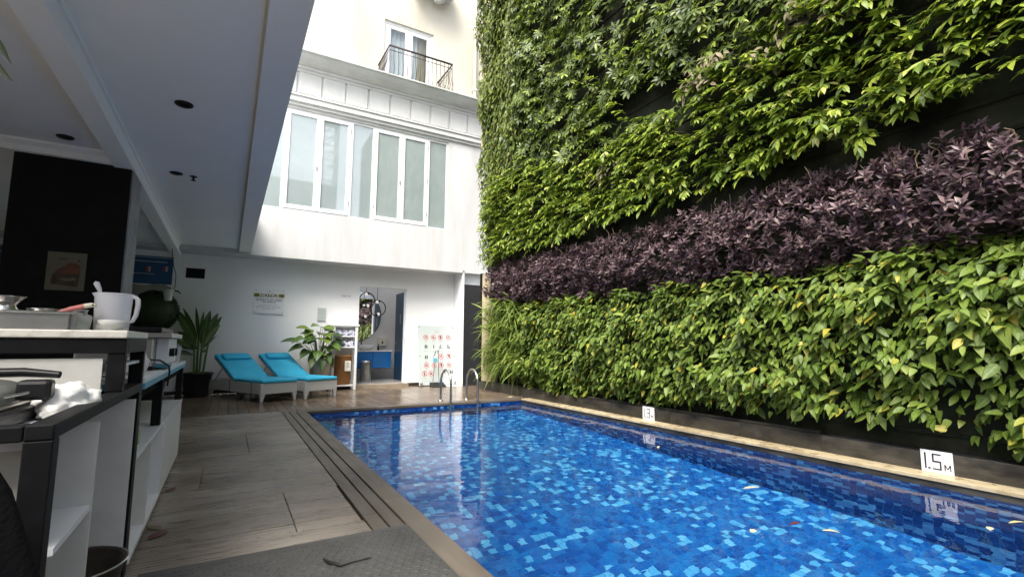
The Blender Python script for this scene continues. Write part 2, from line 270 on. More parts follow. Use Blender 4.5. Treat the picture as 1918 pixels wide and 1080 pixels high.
# ------------------------------------------------------------------ geometry helpers
ORG = {}                                                   # world place of every object's origin
class MB:
    """Collects boxes, bars, tubes, lathes in place; build() links them as one mesh object."""
    def __init__(s): s.v = []; s.f = []; s.sm = []
    def add(s, vs, fs, smooth=False):
        o = len(s.v); s.v += [tuple(v) for v in vs]
        s.f += [tuple(i + o for i in f) for f in fs]; s.sm += [smooth]*len(fs); return s
    def box(s, x0, x1, y0, y1, z0, z1, bv=0.0, skew=None):
        if bv <= 0:
            vs = [(x, y, z) for z in (z0, z1) for y in (y0, y1) for x in (x0, x1)]
            return s.add(vs, [(0, 2, 3, 1), (4, 5, 7, 6), (0, 1, 5, 4), (2, 6, 7, 3), (0, 4, 6, 2), (1, 3, 7, 5)])
        bm = bmesh.new(); bmesh.ops.create_cube(bm, size=1)
        for v in bm.verts: v.co = Vector(((x0+x1)/2 + v.co.x*(x1-x0), (y0+y1)/2 + v.co.y*(y1-y0), (z0+z1)/2 + v.co.z*(z1-z0)))
        bmesh.ops.bevel(bm, geom=bm.edges[:] , offset=bv, segments=2, affect='EDGES', profile=0.5)
        bm.verts.ensure_lookup_table()
        vs = [v.co.copy() for v in bm.verts]; fs = [[v.index for v in f.verts] for f in bm.faces]; bm.free()
        return s.add(vs, fs)
    def tube(s, pts, r, n=8, cap=True, smooth=True):
        pts = [Vector(p) for p in pts]; rings = []; rr = r if isinstance(r, (list, tuple)) else [r]*len(pts)
        up = None
        for i, p in enumerate(pts):
            d = (pts[min(i+1, len(pts)-1)] - pts[max(i-1, 0)]).normalized()
            if up is None: up = d.orthogonal().normalized()
            up = (up - d*up.dot(d)).normalized(); w = d.cross(up)
            rings.append([p + (up*math.cos(2*PI*k/n) + w*math.sin(2*PI*k/n))*rr[i] for k in range(n)])
        vs = [v for g in rings for v in g]; fs = []
        for i in range(len(pts)-1):
            for k in range(n):
                a, b = i*n+k, i*n+(k+1) % n; fs.append((a, b, b+n, a+n))
        s.add(vs, fs, smooth)
        if cap:
            s.add(rings[0], [tuple(reversed(range(n)))]); s.add(rings[-1], [tuple(range(n))])
        return s
    def lathe(s, c, prof, n=24, smooth=True, cap0=True, cap1=False):
        c = Vector(c); vs = []; fs = []
        for (r, z) in prof:
            for k in range(n): vs.append(c + Vector((r*math.cos(2*PI*k/n), r*math.sin(2*PI*k/n), z)))
        for i in range(len(prof)-1):
            for k in range(n):
                a, b = i*n+k, i*n+(k+1) % n; fs.append((a, b, b+n, a+n))
        s.add(vs, fs, smooth)
        if cap0: s.add(vs[:n], [tuple(reversed(range(n)))])
        if cap1: s.add(vs[-n:], [tuple(range(n))])
        return s
    def prism(s, poly, axis, a0, a1):
        """poly: 2-D points; extruded along axis from a0 to a1."""
        def p3(q, a): return {'x': (a, q[0], q[1]), 'y': (q[0], a, q[1]), 'z': (q[0], q[1], a)}[axis]
        n = len(poly); vs = [p3(q, a0) for q in poly] + [p3(q, a1) for q in poly]
        fs = [tuple(range(n)), tuple(reversed(range(n, 2*n)))] + [(i, i+n, (i+1) % n + n, (i+1) % n) for i in range(n)]
        return s.add(vs, fs)
    def disc(s, c, r, nrm, up, n=20, r_in=0.0, th=0.0008):
        c = Vector(c); nrm = Vector(nrm).normalized(); up = Vector(up).normalized(); w = up.cross(nrm)
        o = [c + nrm*th + (up*math.cos(2*PI*k/n) + w*math.sin(2*PI*k/n))*r for k in range(n)]
        if r_in <= 0: return s.add(o, [tuple(reversed(range(n)))])
        i = [c + nrm*th + (up*math.cos(2*PI*k/n) + w*math.sin(2*PI*k/n))*r_in for k in range(n)]
        return s.add(o + i, [(k, n+k, n+(k+1) % n, (k+1) % n) for k in range(n)])
    def blade(s, pts, widths, side, fold=0.15):
        """A leaf blade: a strip of two quads across along pts; side: the direction across."""
        side = Vector(side).normalized(); vs = []; fs = []; pts = [Vector(p) for p in pts]
        for i, (p, w) in enumerate(zip(pts, widths)):
            d = (pts[min(i+1, len(pts)-1)] - pts[max(i-1, 0)]).normalized(); sd = (side - d*side.dot(d)).normalized(); nn = sd.cross(d)
            vs += [p - sd*w + nn*w*fold, p, p + sd*w + nn*w*fold]
        for i in range(len(pts)-1):
            a = i*3; fs += [(a, a+1, a+4, a+3), (a+1, a+2, a+5, a+4)]
        return s.add(vs, fs, True)
    def build(s, name, m, parent=None, world=True, fix=True):
        me = bpy.data.meshes.new(name); o = bpy.data.objects.new(name, me)
        org = ORG.get(parent.name, Vector()) if parent is not None else getattr(s, 'org', Vector())
        w = world and (parent is not None or hasattr(s, 'org'))
        vs = [(v[0]-org.x, v[1]-org.y, v[2]-org.z) for v in s.v] if w else s.v
        me.from_pydata(vs, [], s.f); me.polygons.foreach_set('use_smooth', s.sm)
        if fix:
            bm = bmesh.new(); bm.from_mesh(me); bmesh.ops.recalc_face_normals(bm, faces=bm.faces[:]); bm.to_mesh(me); bm.free()
        me.materials.append(m if not isinstance(m, str) else M[m]); me.update()
        COL.objects.link(o)
        if parent is not None: o.parent = parent
        elif hasattr(s, 'org'): o.location = s.org
        ORG[o.name] = org
        return o
def at(x, y, z=0.0):
    b = MB(); b.org = Vector((x, y, z)); return b
def tag(o, label=None, cat=None, group=None, kind=None):
    if label: o['label'] = label
    if cat: o['category'] = cat
    if group: o['group'] = group
    if kind: o['kind'] = kind
    return o
def thing(name, label, cat, loc=(0, 0, 0), rotz=0.0, group=None):
    o = bpy.data.objects.new(name, None); COL.objects.link(o); o.location = loc; o.rotation_euler = (0, 0, rotz)
    o.empty_display_size = 0.2; ORG[o.name] = Vector(loc); return tag(o, label, cat, group)
def struct(name, b, m): return tag(b.build(name, m), kind='structure')
def dup(o, parent=None, loc=None, rotz=None, label=None, group=None):
    c = o.copy(); COL.objects.link(c); ORG[c.name] = Vector(loc) if loc is not None else ORG.get(o.name, Vector())
    if parent is not None: c.parent = parent
    if loc is not None: c.location = loc
    if rotz is not None: c.rotation_euler = (0, 0, rotz)
    if label: c['label'] = label
    if group: c['group'] = group
    for ch in list(o.children): dup(ch, c)
    return c
def text(name, s, size, mat_, parent, loc, rot, align='CENTER', sx=1.0, ext=0.0006, weight=0.0):
    cu = bpy.data.curves.new(name, 'FONT'); cu.body = s; cu.size = size; cu.align_x = align; cu.align_y = 'CENTER'; cu.extrude = ext; cu.offset = weight
    t = bpy.data.objects.new(name, cu); COL.objects.link(t)
    dg = bpy.context.evaluated_depsgraph_get(); me = bpy.data.meshes.new_from_object(t.evaluated_get(dg))
    bpy.data.objects.remove(t); me.materials.clear(); me.materials.append(M[mat_])
    o = bpy.data.objects.new(name, me); COL.objects.link(o); o.parent = parent
    o.location = Vector(loc) - ORG[parent.name]; o.rotation_euler = rot; o.scale = (sx, 1, 1)
    ORG[o.name] = Vector(loc); return o
FACE_CAM = (R(90), 0, 0)                                   # lettering on a wall that faces -Y
FACE_POOL = (R(90), 0, R(-90))                             # lettering on a wall that faces -X

# ------------------------------------------------------------------ ground, deck, pool
WZ = -0.085
def floor_z(y): return WZ - (1.5 - 0.0735*(y - 1.9))
PX0, PX1, PY0, PY1 = 1.15, 5.22, -2.2, 8.55
g = MB(); g.add([(-200, -200, -2.6), (200, -200, -2.6), (200, 200, -2.6), (-200, 200, -2.6)], [(0, 1, 2, 3)]); struct('ground', g, 'ground')
sub = MB().box(-4.4, PX0-.02, -4, 12.4, -0.3, -0.03).box(PX0-.02, 7.0, PY1+.02, 12.4, -0.3, -0.03)
deck = struct('pool_deck', sub, 'black_rubber')
def plank(x0, x1, y0, y1, m, along, par=None, th=.028, z=0.0, name='plank'):
    """One board with its grain along x of its own mesh; along 'y' turns it."""
    L, W = ((x1-x0), (y1-y0)) if along == 'x' else ((y1-y0), (x1-x0))
    b = MB(); e = .0025
    b.add([(-L/2, -W/2, -th), (L/2, -W/2, -th), (L/2, W/2, -th), (-L/2, W/2, -th), (-L/2, -W/2, -e), (L/2, -W/2, -e), (L/2, W/2, -e), (-L/2, W/2, -e),
           (-L/2+e, -W/2+e, 0), (L/2-e, -W/2+e, 0), (L/2-e, W/2-e, 0), (-L/2+e, W/2-e, 0)],
          [(0, 3, 2, 1), (0, 1, 5, 4), (1, 2, 6, 5), (2, 3, 7, 6), (3, 0, 4, 7), (4, 5, 9, 8), (5, 6, 10, 9), (6, 7, 11, 10), (7, 4, 8, 11), (8, 9, 10, 11)])
    o = b.build(name, m, par or deck, world=False)
    o.location = ((x0+x1)/2, (y0+y1)/2, z + random.uniform(-.0012, .0012)); o.rotation_euler = (random.uniform(-.002, .002), 0, R(90) if along == 'y' else 0)
    return o
PW = 0.142
y = -3.6; i = 0
while y < 8.78:
    y1 = min(y + PW, 8.80)
    if y1 - y < .05: break
    gap = .005 if i % 4 else .009
    if 5.6 < y < 6.72: cuts = [-3.9, 0.255, .808]
    elif 3.2 < y < 4.0: cuts = [-3.9, 0.42, .795]
    elif 7.3 < y < 8.2: cuts = [-3.9, -0.15, .808]
    elif 4.4 < y < 5.2: cuts = [-3.9, -0.12, .808]
    else: cuts = [-3.9, -1.2, .808]
    for a, c in zip(cuts, cuts[1:]): plank(a+.002, c-.002, y, y1-gap, 'plank', 'x')
    y += PW; i += 1
scr = MB(); rs = random.Random(11)
for k in range(150):                                        # countersunk screw heads in pairs along the joists
    yb_ = -.5 + PW*rs.randrange(0, 62) + rs.choice((.03, .105)); xb_ = rs.choice((-.28, .22, .29, .385, .46, .76)) + rs.uniform(-.006, .006)
    scr.lathe((xb_, yb_, .0016), [(.006, 0), (.005, .0006)], 8, cap0=False, cap1=True)
tag(scr.build('screw', 'iron', deck), kind='stuff')
for (xa, xb) in ((.815, .908), (.920, 1.004)):             # two long border boards
    ys = [-3.6, -1.3, .9, 3.3, 4.75, 7.0, 8.80] if xa < .9 else [-3.6, -2.2, .2, 2.4, 4.35, 6.4, 8.80]
    for a, c in zip(ys, ys[1:]): plank(xa, xb, a+.002, c-.002, 'board', 'y', z=.001)
x = -3.9
while x < 6.4:
    a, c = x, min(x + PW, 6.42)
    if c > 5.44 and a < 5.44: c = min(c, 5.44)
    y0 = 8.806
    ys = [y0, random.choice([10.2, 10.6, 11.1]), 12.38]
    for p, q in zip(ys, ys[1:]): plank(a, c-.005, p+.001, q-.001, 'plank_far', 'y')
    x += PW
for a, c in zip([-3.6, -1.2, 1.2, 3.55, 5.9], [-1.2, 1.2, 3.55, 5.9, 8.655]):
    plank(1.014, PX0+.01, a+.0015, c-.0015, 'board', 'y', th=.045, z=.004, name='coping_board')
for a, c in zip([PX0+.01, 2.3, 3.7], [2.3, 3.7, 5.20]): plank(a+.0015, c-.0015, 8.535, 8.655, 'board', 'x', th=.04, z=.003, name='coping_board')
for a, c in zip([.815, 2.3, 3.7], [2.3, 3.7, 5.20]): plank(a+.0015, c-.0015, 8.66, 8.80, 'board', 'x', z=.001)

pool = MB()
n = 12
for k in range(n):
    a = PY0 + (PY1-PY0)*k/n; c = PY0 + (PY1-PY0)*(k+1)/n
    pool.add([(PX0, a, floor_z(a)), (PX1, a, floor_z(a)), (PX1, c, floor_z(c)), (PX0, c, floor_z(c))], [(0, 1, 2, 3)])
    for xx in (PX0, PX1): pool.add([(xx, a, floor_z(a)), (xx, c, floor_z(c)), (xx, c, -.03), (xx, a, -.03)], [(0, 1, 2, 3)])
for yy in (PY0, PY1): pool.add([(PX0, yy, floor_z(yy)), (PX1, yy, floor_z(yy)), (PX1, yy, -.045), (PX0, yy, -.045)], [(0, 1, 2, 3)])
pool = struct('swimming_pool', pool, 'pool_grout')
TS, TG, TH = 0.070, 0.004, 0.004
def tile_mesh(o, u, v, n):                                 # a raised tile: corner o, edges u and v, outward n
    o, u, v, n = map(Vector, (o, u, v, n)); c = .0022; uu, vv = u.normalized()*c, v.normalized()*c
    b = [o, o+u, o+u+v, o+v]; t = [o+uu+vv+n*TH, o+u-uu+vv+n*TH, o+u+v-uu-vv+n*TH, o+v+uu-vv+n*TH]
    return b + t, [(4, 5, 6, 7), (0, 1, 5, 4), (1, 2, 6, 5), (2, 3, 7, 6), (3, 0, 4, 7)]
tiles = []
w = TS - TG; nx = int((PX1-PX0)/TS)
for j in range(int((PY1-0.2)/TS)):
    yy = PY1 - (j+1)*TS + TG/2; za, zb = floor_z(yy), floor_z(yy+w)
    for k in range(nx): tiles.append((Vector((PX0 + k*TS + TG/2, yy, za)), Vector((w, 0, 0)), Vector((0, w, zb-za)), Vector((0, 0, 1))))
floor_tiles = sorted(tiles, key=lambda t: (t[0]-CAM).length if (lambda d: d.dot(r_)/d.dot(f_) < 1.0 and abs(d.dot(u_)/d.dot(f_)) < .78 and d.dot(f_) > 0)(t[0]-CAM) else 99)
near, rest = floor_tiles[:300], floor_tiles[300:]
b = MB()
for t in rest: b.add(*tile_mesh(*t))
tag(b.build('tile_mosaic', 'tile', pool, fix=False), kind='stuff'); b = MB()
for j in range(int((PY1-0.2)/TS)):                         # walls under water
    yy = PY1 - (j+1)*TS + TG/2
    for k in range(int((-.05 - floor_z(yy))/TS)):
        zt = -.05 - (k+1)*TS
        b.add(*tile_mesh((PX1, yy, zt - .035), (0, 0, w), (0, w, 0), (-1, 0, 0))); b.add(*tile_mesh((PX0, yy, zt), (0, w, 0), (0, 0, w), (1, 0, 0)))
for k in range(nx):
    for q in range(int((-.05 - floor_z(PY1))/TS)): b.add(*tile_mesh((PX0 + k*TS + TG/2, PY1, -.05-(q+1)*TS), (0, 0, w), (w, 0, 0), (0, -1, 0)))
tag(b.build('wall_mosaic', 'shaded_wall_tile', pool, fix=False), kind='stuff')
t0 = near[0]; tb = MB(); tb.add(*tile_mesh((0, 0, 0), t0[1], t0[2], t0[3])); proto_tile = tb.build('tile', 'tile', pool, fix=False)
for k, t in enumerate(near):
    o = proto_tile if k == 0 else dup(proto_tile, pool)
    o.location = t[0]
water = MB(); water.add([(PX0, PY0, WZ), (PX1, PY0, WZ), (PX1, PY1, WZ), (PX0, PY1, WZ)], [(0, 1, 2, 3)]); tag(water.build('water', 'water', fix=False), kind='structure')

# stone coping under the planted wall and the low andesite kerb behind it
ya = -2.4; k = 0; cop = MB().box(PX1+.03, 5.40, -2.4, PY1, -.25, -.032).box(PX1-.006, PX1+.029, -2.2, PY1, -.084, -.034); cop = struct('coping_bed', cop, 'kerb')
while ya < 8.5:
    yb = min(ya + 1.2, 8.53)
    c = MB().box(5.20, 5.409, ya+.0012, yb-.0012, -.03, .003 + .0006*(k % 3), bv=.004); c.build('coping_stone', 'coping', cop); ya = yb; k += 1
kerb = struct('kerb', MB().box(5.425, 5.60, -2.4, 10.9, -.25, .17), 'black_stone')
ya = -2.4; k = 0
while ya < 10.9:
    yb = min(ya + random.uniform(.9, 1.25), 10.9)
    MB().box(5.41 + random.uniform(-.002, .002), 5.424, ya+.002, yb-.002, -.02, .165 + random.uniform(0, .01), bv=.003).build('kerb_stone', 'kerb', kerb); ya = yb; k += 1
MB().box(5.44, 5.50, 2.9, 10.9, .172, .20, bv=.004).build('ledge', 'kerb', kerb)

# ------------------------------------------------------------------ back wall, toilet room, shower
YB = 12.4
wl = MB().box(-4.2, 2.79, YB, YB+.2, 0, 3.7).box(4.0, 5.36, YB, YB+.2, 0, 3.7).box(2.79, 4.0, YB, YB+.2, 2.52, 3.7)
back = thing('white_wall', 'white painted terrace wall with doorway and notices behind the loungers', 'wall', (2, YB, 0))
wl.build('wall_face', 'white_wall', back)
MB().box(-1.08, 2.74, YB-.013, YB-.001, 0, .085).box(4.03, 5.34, YB-.013, YB-.001, 0, .085).build('skirting', 'skirting', back)
MB().box(5.352, 5.39, 11.80, YB, 0, 3.05).build('stub_wall', 'white_wall', back)
sw = MB().box(4.005, 4.012, YB+.045, YB+.12, 1.24, 1.40, bv=.002)
MB().box(3.988, 3.999, YB+.05, YB+.13, 1.24, 1.38, bv=.003).build('light_switch', 'paper_white', back)
room = MB()
room.box(2.2, 2.3, 12.6, 14.2, .10, 3.0).box(4.62, 4.7, 12.6, 14.2, .10, 3.0).box(2.2, 4.7, 14.2, 14.3, .10, 3.0)  # roof left off as an invented skylight, to brighten the room
struct('toilet_room_wall', room, 'room_wall')
struct('toilet_room_floor', MB().box(2.2, 4.7, 12.405, 14.2, -.1, .10), 'room_floor')
struct('door_step', MB().box(2.70, 4.08, 12.26, 12.404, -.02, .085, bv=.006), 'step_stone')
d = thing('toilet_door', 'dark blue toilet door standing open beside the vanity', 'door', (4.05, 12.62, .1))
MB().box(4.03, 4.075, 12.62, 13.42, .11, 2.47, bv=.004).build('door_leaf', 'door_blue', d)
MB().box(4.018, 4.03, 12.9, 12.96, 1.62, 1.88).build('sign_plate', 'steel', d)
MB().tube([(4.03, 13.33, 1.1), (3.985, 13.33, 1.1), (3.985, 13.22, 1.1)], .011).build('handle', 'steel', d)
v = thing('vanity_unit', 'glossy blue wall hung vanity with white top in the toilet room', 'vanity', (3.3, 13.9, .4))
MB().box(2.42, 3.985, 13.55, 14.19, .42, .87).build('cabinet', 'vanity_blue', v)
for a in (2.43, 2.95, 3.47): MB().box(a, a+.505, 13.528, 13.549, .43, .86, bv=.003).build('drawer_front', 'vanity_blue', v)
MB().box(2.40, 4.0, 13.50, 14.19, .872, .905, bv=.004).build('countertop', 'porcelain', v)
s = thing('wash_basin', 'white bowl shaped wash basin standing on the blue vanity', 'basin', (3.33, 13.78, .906))
MB().lathe((3.33, 13.78, .906), [(.10, 0), (.15, .02), (.23, .10), (.245, .15), (.238, .15), (.22, .10), (.14, .03), (.0, .025)], 28).build('bowl', 'porcelain', s)
MB().tube([(3.33, 13.78, .935), (3.33, 13.78, .94)], .022, 12).build('drain', 'steel', s)
tp = thing('basin_tap', 'short dark tap behind the white basin', 'tap', (3.25, 14.0, .906))
MB().tube([(3.25, 14.0, .906), (3.25, 14.0, 1.14), (3.25, 13.94, 1.17), (3.25, 13.86, 1.16)], .018).build('spout', 'plastic_black', tp)
MB().box(3.235, 3.265, 14.0, 14.06, 1.15, 1.168).build('lever', 'plastic_black', tp)
sb = at(3.68, 13.80, .906); sb.lathe((3.68, 13.80, .906), [(.032, 0), (.032, .10), (.012, .115), (.012, .15), (.02, .15), (.02, .165), (.001, .165)], 14)
tag(sb.build('soap_bottle', 'plastic_black'), 'small black soap dispenser at the right of the white basin', 'dispenser')
mi = thing('round_mirror', 'large round frameless mirror reflecting the planted wall', 'mirror', (3.08, 14.19, 1.86))
m_ = MB(); N = 48; cx, cz, rr = 3.10, 1.88, .715
ring = [(cx + rr*math.cos(2*PI*k/N), cz + rr*math.sin(2*PI*k/N)) for k in range(N)]
m_.prism(ring, 'y', 14.150, 14.165); m_.build('mirror_glass', 'mirror', mi)
m_ = MB().tube([(x_, 14.172, z_) for x_, z_ in ring + ring[:1]], .016, 6); m_.build('rim', 'plastic_black', mi)
def pendant(x, z, r, label):
    p = thing('ring_pendant', label, 'lamp', (x, 13.4, z), group='ring pendant lamps over the basin')
    MB().tube([(x + r*math.cos(2*PI*k/40), 13.4, z + r*math.sin(2*PI*k/40)) for k in range(41)], .013, 6, cap=False).build('ring', 'plastic_black', p)
    MB().tube([(x - .02, 13.4, z + r), (x - .02, 13.4, 2.999)], .006, 6).build('cable', 'plastic_black', p)
    for a in (70, 250):
        q = Vector((x + r*math.cos(R(a)), 13.4, z + r*math.sin(R(a)))); dn = Vector((math.cos(R(a+130)), 0, math.sin(R(a+130))))
        h = MB().tube([q, q + dn*.07], [.012, .035], 12).build('lamp_socket', 'plastic_black', p)
        MB().lathe(q + dn*.10 - Vector((0, 0, .045)), [(.001, 0), (.03, .008), (.045, .03), (.045, .055), (.03, .08), (.001, .09)], 14).build('globe', 'bulb', p)
pendant(3.22, 2.27, .205, 'black ring pendant lamp hung higher, over the middle of the mirror')
pendant(3.52, 2.06, .215, 'black ring pendant lamp hung lower, over the mirror edge')
pd = thing('paper_dispenser', 'pale paper towel dispenser on the wall beside the mirror', 'dispenser', (3.86, 14.1, 1.0))
MB().box(3.74, 4.0, 14.08, 14.19, 1.02, 1.26, bv=.012).build('case', 'cream_plastic', pd)
MB().box(3.78, 3.96, 14.06, 14.19, .985, 1.018).build('slot', 'steel', pd)
MB().prism([(3.85, 1.09), (3.89, 1.09), (3.89, 1.14), (3.87, 1.165), (3.85, 1.14)], 'y', 14.076, 14.0795).build('keyhole', 'plastic_black', pd)
bn = thing('pedal_bin', 'round steel waste bin under the blue vanity', 'bin', (3.22, 13.25, .1))
MB().lathe((3.22, 13.25, .1), [(.135, 0), (.14, .01), (.14, .48)], 28, cap1=True).build('body', 'steel_dull', bn)
MB().lathe((3.22, 13.25, .582), [(.144, 0), (.144, .03), (.13, .05), (.001, .055)], 28).build('lid', 'steel', bn)
MB().box(3.17, 3.27, 13.104, 13.112, .53, .545).build('slot', 'plastic_black', bn)

sh = thing('shower_wall', 'tall black shower wall at the end of the pool deck', 'wall', (5.7, 11.8, 0))
MB().box(5.392, 6.3, 11.81, 11.9, 0, 2.68).build('stone_panel', 'black_stone', sh)
MB().box(5.392, 6.3, 12.0, 12.1, 0, 3.6).build('rear_wall', 'white_wall', sh)
MB().box(6.2, 6.3, 10.9, 11.8, 0, 3.0).build('side_wall', 'white_wall', sh)
hd = thing('shower_head', 'chrome overhead shower arm and head at the black shower wall', 'shower', (5.75, 11.25, 2.45))
MB().tube([(6.2, 11.25, 2.56), (5.86, 11.25, 2.56), (5.80, 11.25, 2.545), (5.77, 11.25, 2.50)], .012).build('arm', 'steel', hd)
MB().lathe((5.75, 11.25, 2.455), [(.10, 0), (.105, .008), (.10, .018), (.03, .035), (.015, .06)], 24).build('head', 'steel', hd)
pr = thing('end_pier', 'narrow cream stone pier with black edge at the end of the planted wall', 'pillar', (5.55, 10.65, 0))
MB().box(5.46, 5.75, 10.32, 10.86, .17, 2.84, bv=.006).build('pier', 'cream_stone', pr)
MB().box(5.43, 5.77, 10.862, 10.93, 0, 2.86).build('edge_strip', 'black_clad', pr)
tpz = thing('garden_tap', 'small green tap fitting on the cream pier', 'tap', (5.45, 10.55, .62))
MB().tube([(5.46, 10.62, .64), (5.40, 10.62, .64), (5.38, 10.62, .60)], .016).build('spout', M['dustpan'], tpz)
MB().box(5.40, 5.44, 10.60, 10.64, .66, .70).build('handle', M['turq_edge'], tpz)

# ------------------------------------------------------------------ hotel front above the deck
F = 11.8
fc = thing('hotel_facade', 'white hotel front with wide frosted windows, cornice and balcony door', 'building', (2.5, F, 3))
wx0, wx1, wz0, wz1 = -0.3, 4.86, 4.10, 6.52
MB().box(-4.2, 6.45, F, F+.18, 2.99, wz0).box(wx1, 6.45, F, F+.18, wz0, wz1).box(-4.2, wx0, F, F+.18, wz0, wz1).box(-4.2, 6.45, F, F+.18, wz1, 6.9).build('wall_face', 'facade', fc)
MB().box(-4.2, 6.45, F+.18, 12.62, 2.992, 3.0).box(-4.2, 6.45, 12.3, 12.6, 3.7, 7.6).build('inner_wall', 'facade', fc)
MB().box(-4.2, 6.45, F+.005, F+.18, 6.9, 7.62).build('frieze_back', 'trim', fc)
for a, c, dy in ((6.585, 6.66, .05), (6.66, 6.79, .10), (6.79, 6.84, .13)):
    MB().box(-4.2, 6.45, F-dy, F-.0005, a, c-.0015, bv=.008).build('moulding', 'trim', fc)
x0 = .52
for k in range(-4, 12):
    a = .53 + .545*k
    MB().box(a, a+.49, F-.03, F+.003, 6.90, 7.42, bv=.006).build('frieze_panel', 'trim', fc)
MB().box(-4.2, 6.45, F-.012, F+.002, 6.842, 6.895).box(-4.2, 6.45, F-.035, F+.002, 7.425, 7.50, bv=.004).box(-4.2, 6.45, F-.09, F+.002, 7.502, 7.56, bv=.006).build('frieze_rail', 'trim', fc)
prof = [(F-.10, 7.565), (F-.14, 7.60), (F-.30, 7.63), (F-.38, 7.69), (F-.39, 7.735), (F-.44, 7.74), (F-.44, 7.775), (12.5, 7.80), (12.5, 7.565)]
MB().prism(prof, 'x', -4.2, 6.45).build('cornice', 'cornice', fc)
# window band: outer frame, fixed panes and four sashes
wn_ = MB().box(wx0, wx1, F+.03, F+.10, wz1-.055, wz1, bv=.004).box(wx0, wx1, F+.03, F+.10, wz0, wz0+.03, bv=.004).box(wx1-.045, wx1, F+.03, F+.10, wz0+.03, wz1-.055)
for a in (.845, 2.335, 2.865, 4.315): wn_.box(a-.028, a+.028, F+.025, F+.10, wz0+.03, wz1-.055, bv=.004)
win = wn_.build('window', 'frame_white', fc)
for a, c in ((wx0, .817), (2.363, 2.837), (4.343, 4.815)):
    MB().box(a+.002, c-.002, F+.055, F+.065, wz0+.03, wz1-.055).build('pane', 'film', win)
for a, c, h in ((.873, 1.588, 1), (1.592, 2.307, 0), (2.893, 3.588, 1), (3.592, 4.287, 0)):
    z0, z1, fw = wz0+.035, wz1-.06, .078
    q = MB().box(a, c, F+.012, F+.062, z1-fw, z1, bv=.006).box(a, c, F+.012, F+.062, z0, z0+fw+.02, bv=.006).box(a, a+fw, F+.013, F+.061, z0+fw+.02, z1-fw, bv=.005).box(c-fw, c, F+.013, F+.061, z0+fw+.02, z1-fw, bv=.005)
    q.build('sash', 'frame_white', win)
    MB().box(a+fw-.004, c-fw+.004, F+.04, F+.048, z0+fw+.016, z1-fw+.004).build('pane', 'film', win)
    if h: MB().box(c-.05, c-.025, F-.005, F+.011, 5.12, 5.22, bv=.003).build('handle', 'steel_dull', win)
    hx = a+.004 if h else c-.016
    for zz in (4.4, 5.3, 6.2): MB().box(hx, hx+.012, F+.002, F+.0115, zz, zz+.09).build('hinge', 'steel_dull', win)
# upper storey
UY = 12.5
MB().box(-4.2, 3.2, UY, UY+.2, 7.6, 15).box(4.62, 6.6, UY, UY+.2, 7.6, 15).box(3.2, 4.62, UY, UY+.2, 9.98, 15).build('upper_wall', 'cream', fc)
bd = MB().box(3.2, 4.62, UY+.05, UY+.13, 9.90, 9.98).box(3.2, 3.27, UY+.05, UY+.13, 7.7, 9.90).box(4.55, 4.62, UY+.05, UY+.13, 7.7, 9.90).build('balcony_door', 'frame_white', fc)
for a, c in ((3.272, 3.908), (3.912, 4.548)):
    q = MB().box(a, c, UY+.06, UY+.11, 9.79, 9.898, bv=.006).box(a, a+.11, UY+.061, UY+.109, 7.7, 9.79, bv=.005).box(c-.11, c, UY+.061, UY+.109, 7.7, 9.79, bv=.005).box(a+.11, c-.11, UY+.062, UY+.108, 7.7, 7.9); q.build('sash', 'frame_white', bd)
    MB().box(a+.112, c-.112, UY+.08, UY+.086, 7.9, 9.79).build('pane', 'glass_clear', bd)
def curtain(x0, x1, m):
    b = MB(); n = 26; pts = [(x0 + (x1-x0)*k/n, UY+.24 + .03*math.sin(k*1.9)) for k in range(n+1)]
    b.add([(p[0], p[1], z) for z in (7.7, 9.95) for p in pts], [(k, k+1, k+n+2, k+n+1) for k in range(n)], True); b.build('curtain', m, bd)
curtain(3.2, 4.2, 'curtain'); curtain(4.2, 4.7, 'curtain_beige')
MB().box(3.0, 4.8, UY+.5, UY+.55, 7.7, 10.1).build('room_back', 'curtain_beige', bd)
rl = MB(); ra, rb, ry, rz = 3.07, 4.78, 11.46, 8.57
rl.tube([(ra, UY, rz), (ra, ry, rz), (rb, ry, rz), (rb, UY, rz)], .026, 6); rl.tube([(ra, UY, rz-.12), (ra, ry, rz-.12), (rb, ry, rz-.12), (rb, UY, rz-.12)], .009, 6)
rail = rl.build('railing', 'iron', fc)
def bal(x, y, out):
    zb = 7.80
    pts = [(x + out[0]*k, y + out[1]*k, z) for k, z in ((0, rz-.02), (.01, rz-.3), (.07, zb+.22), (.075, zb+.10), (.04, zb))]
    MB().tube(pts, .008, 5).build('baluster', 'iron', rail)
for k in range(16): bal(ra + (rb-ra)*k/15, ry, (0, -1))
for k in range(1, 10): bal(ra, ry + (UY-ry)*k/10, (-1, 0)); bal(rb, ry + (UY-ry)*k/10, (1, 0))
MB().tube([(5.92, UY-.07, 7.8), (5.92, UY-.07, 14.5)], .055, 12).build('downpipe', 'cream', fc)
for zz in (8.6, 10.6): MB().box(5.855, 5.985, UY-.13, UY, zz, zz+.05).build('pipe_clip', 'trim', fc)
MB().box(3.9, 5.1, 11.9, UY, 11.12, 11.5).build('balcony_slab', 'cornice', fc)
MB().lathe((4.66, 12.25, 10.85), [(.05, 0), (.16, .06), (.22, .2), (.24, .27)], 16).build('corbel', 'cornice', fc)

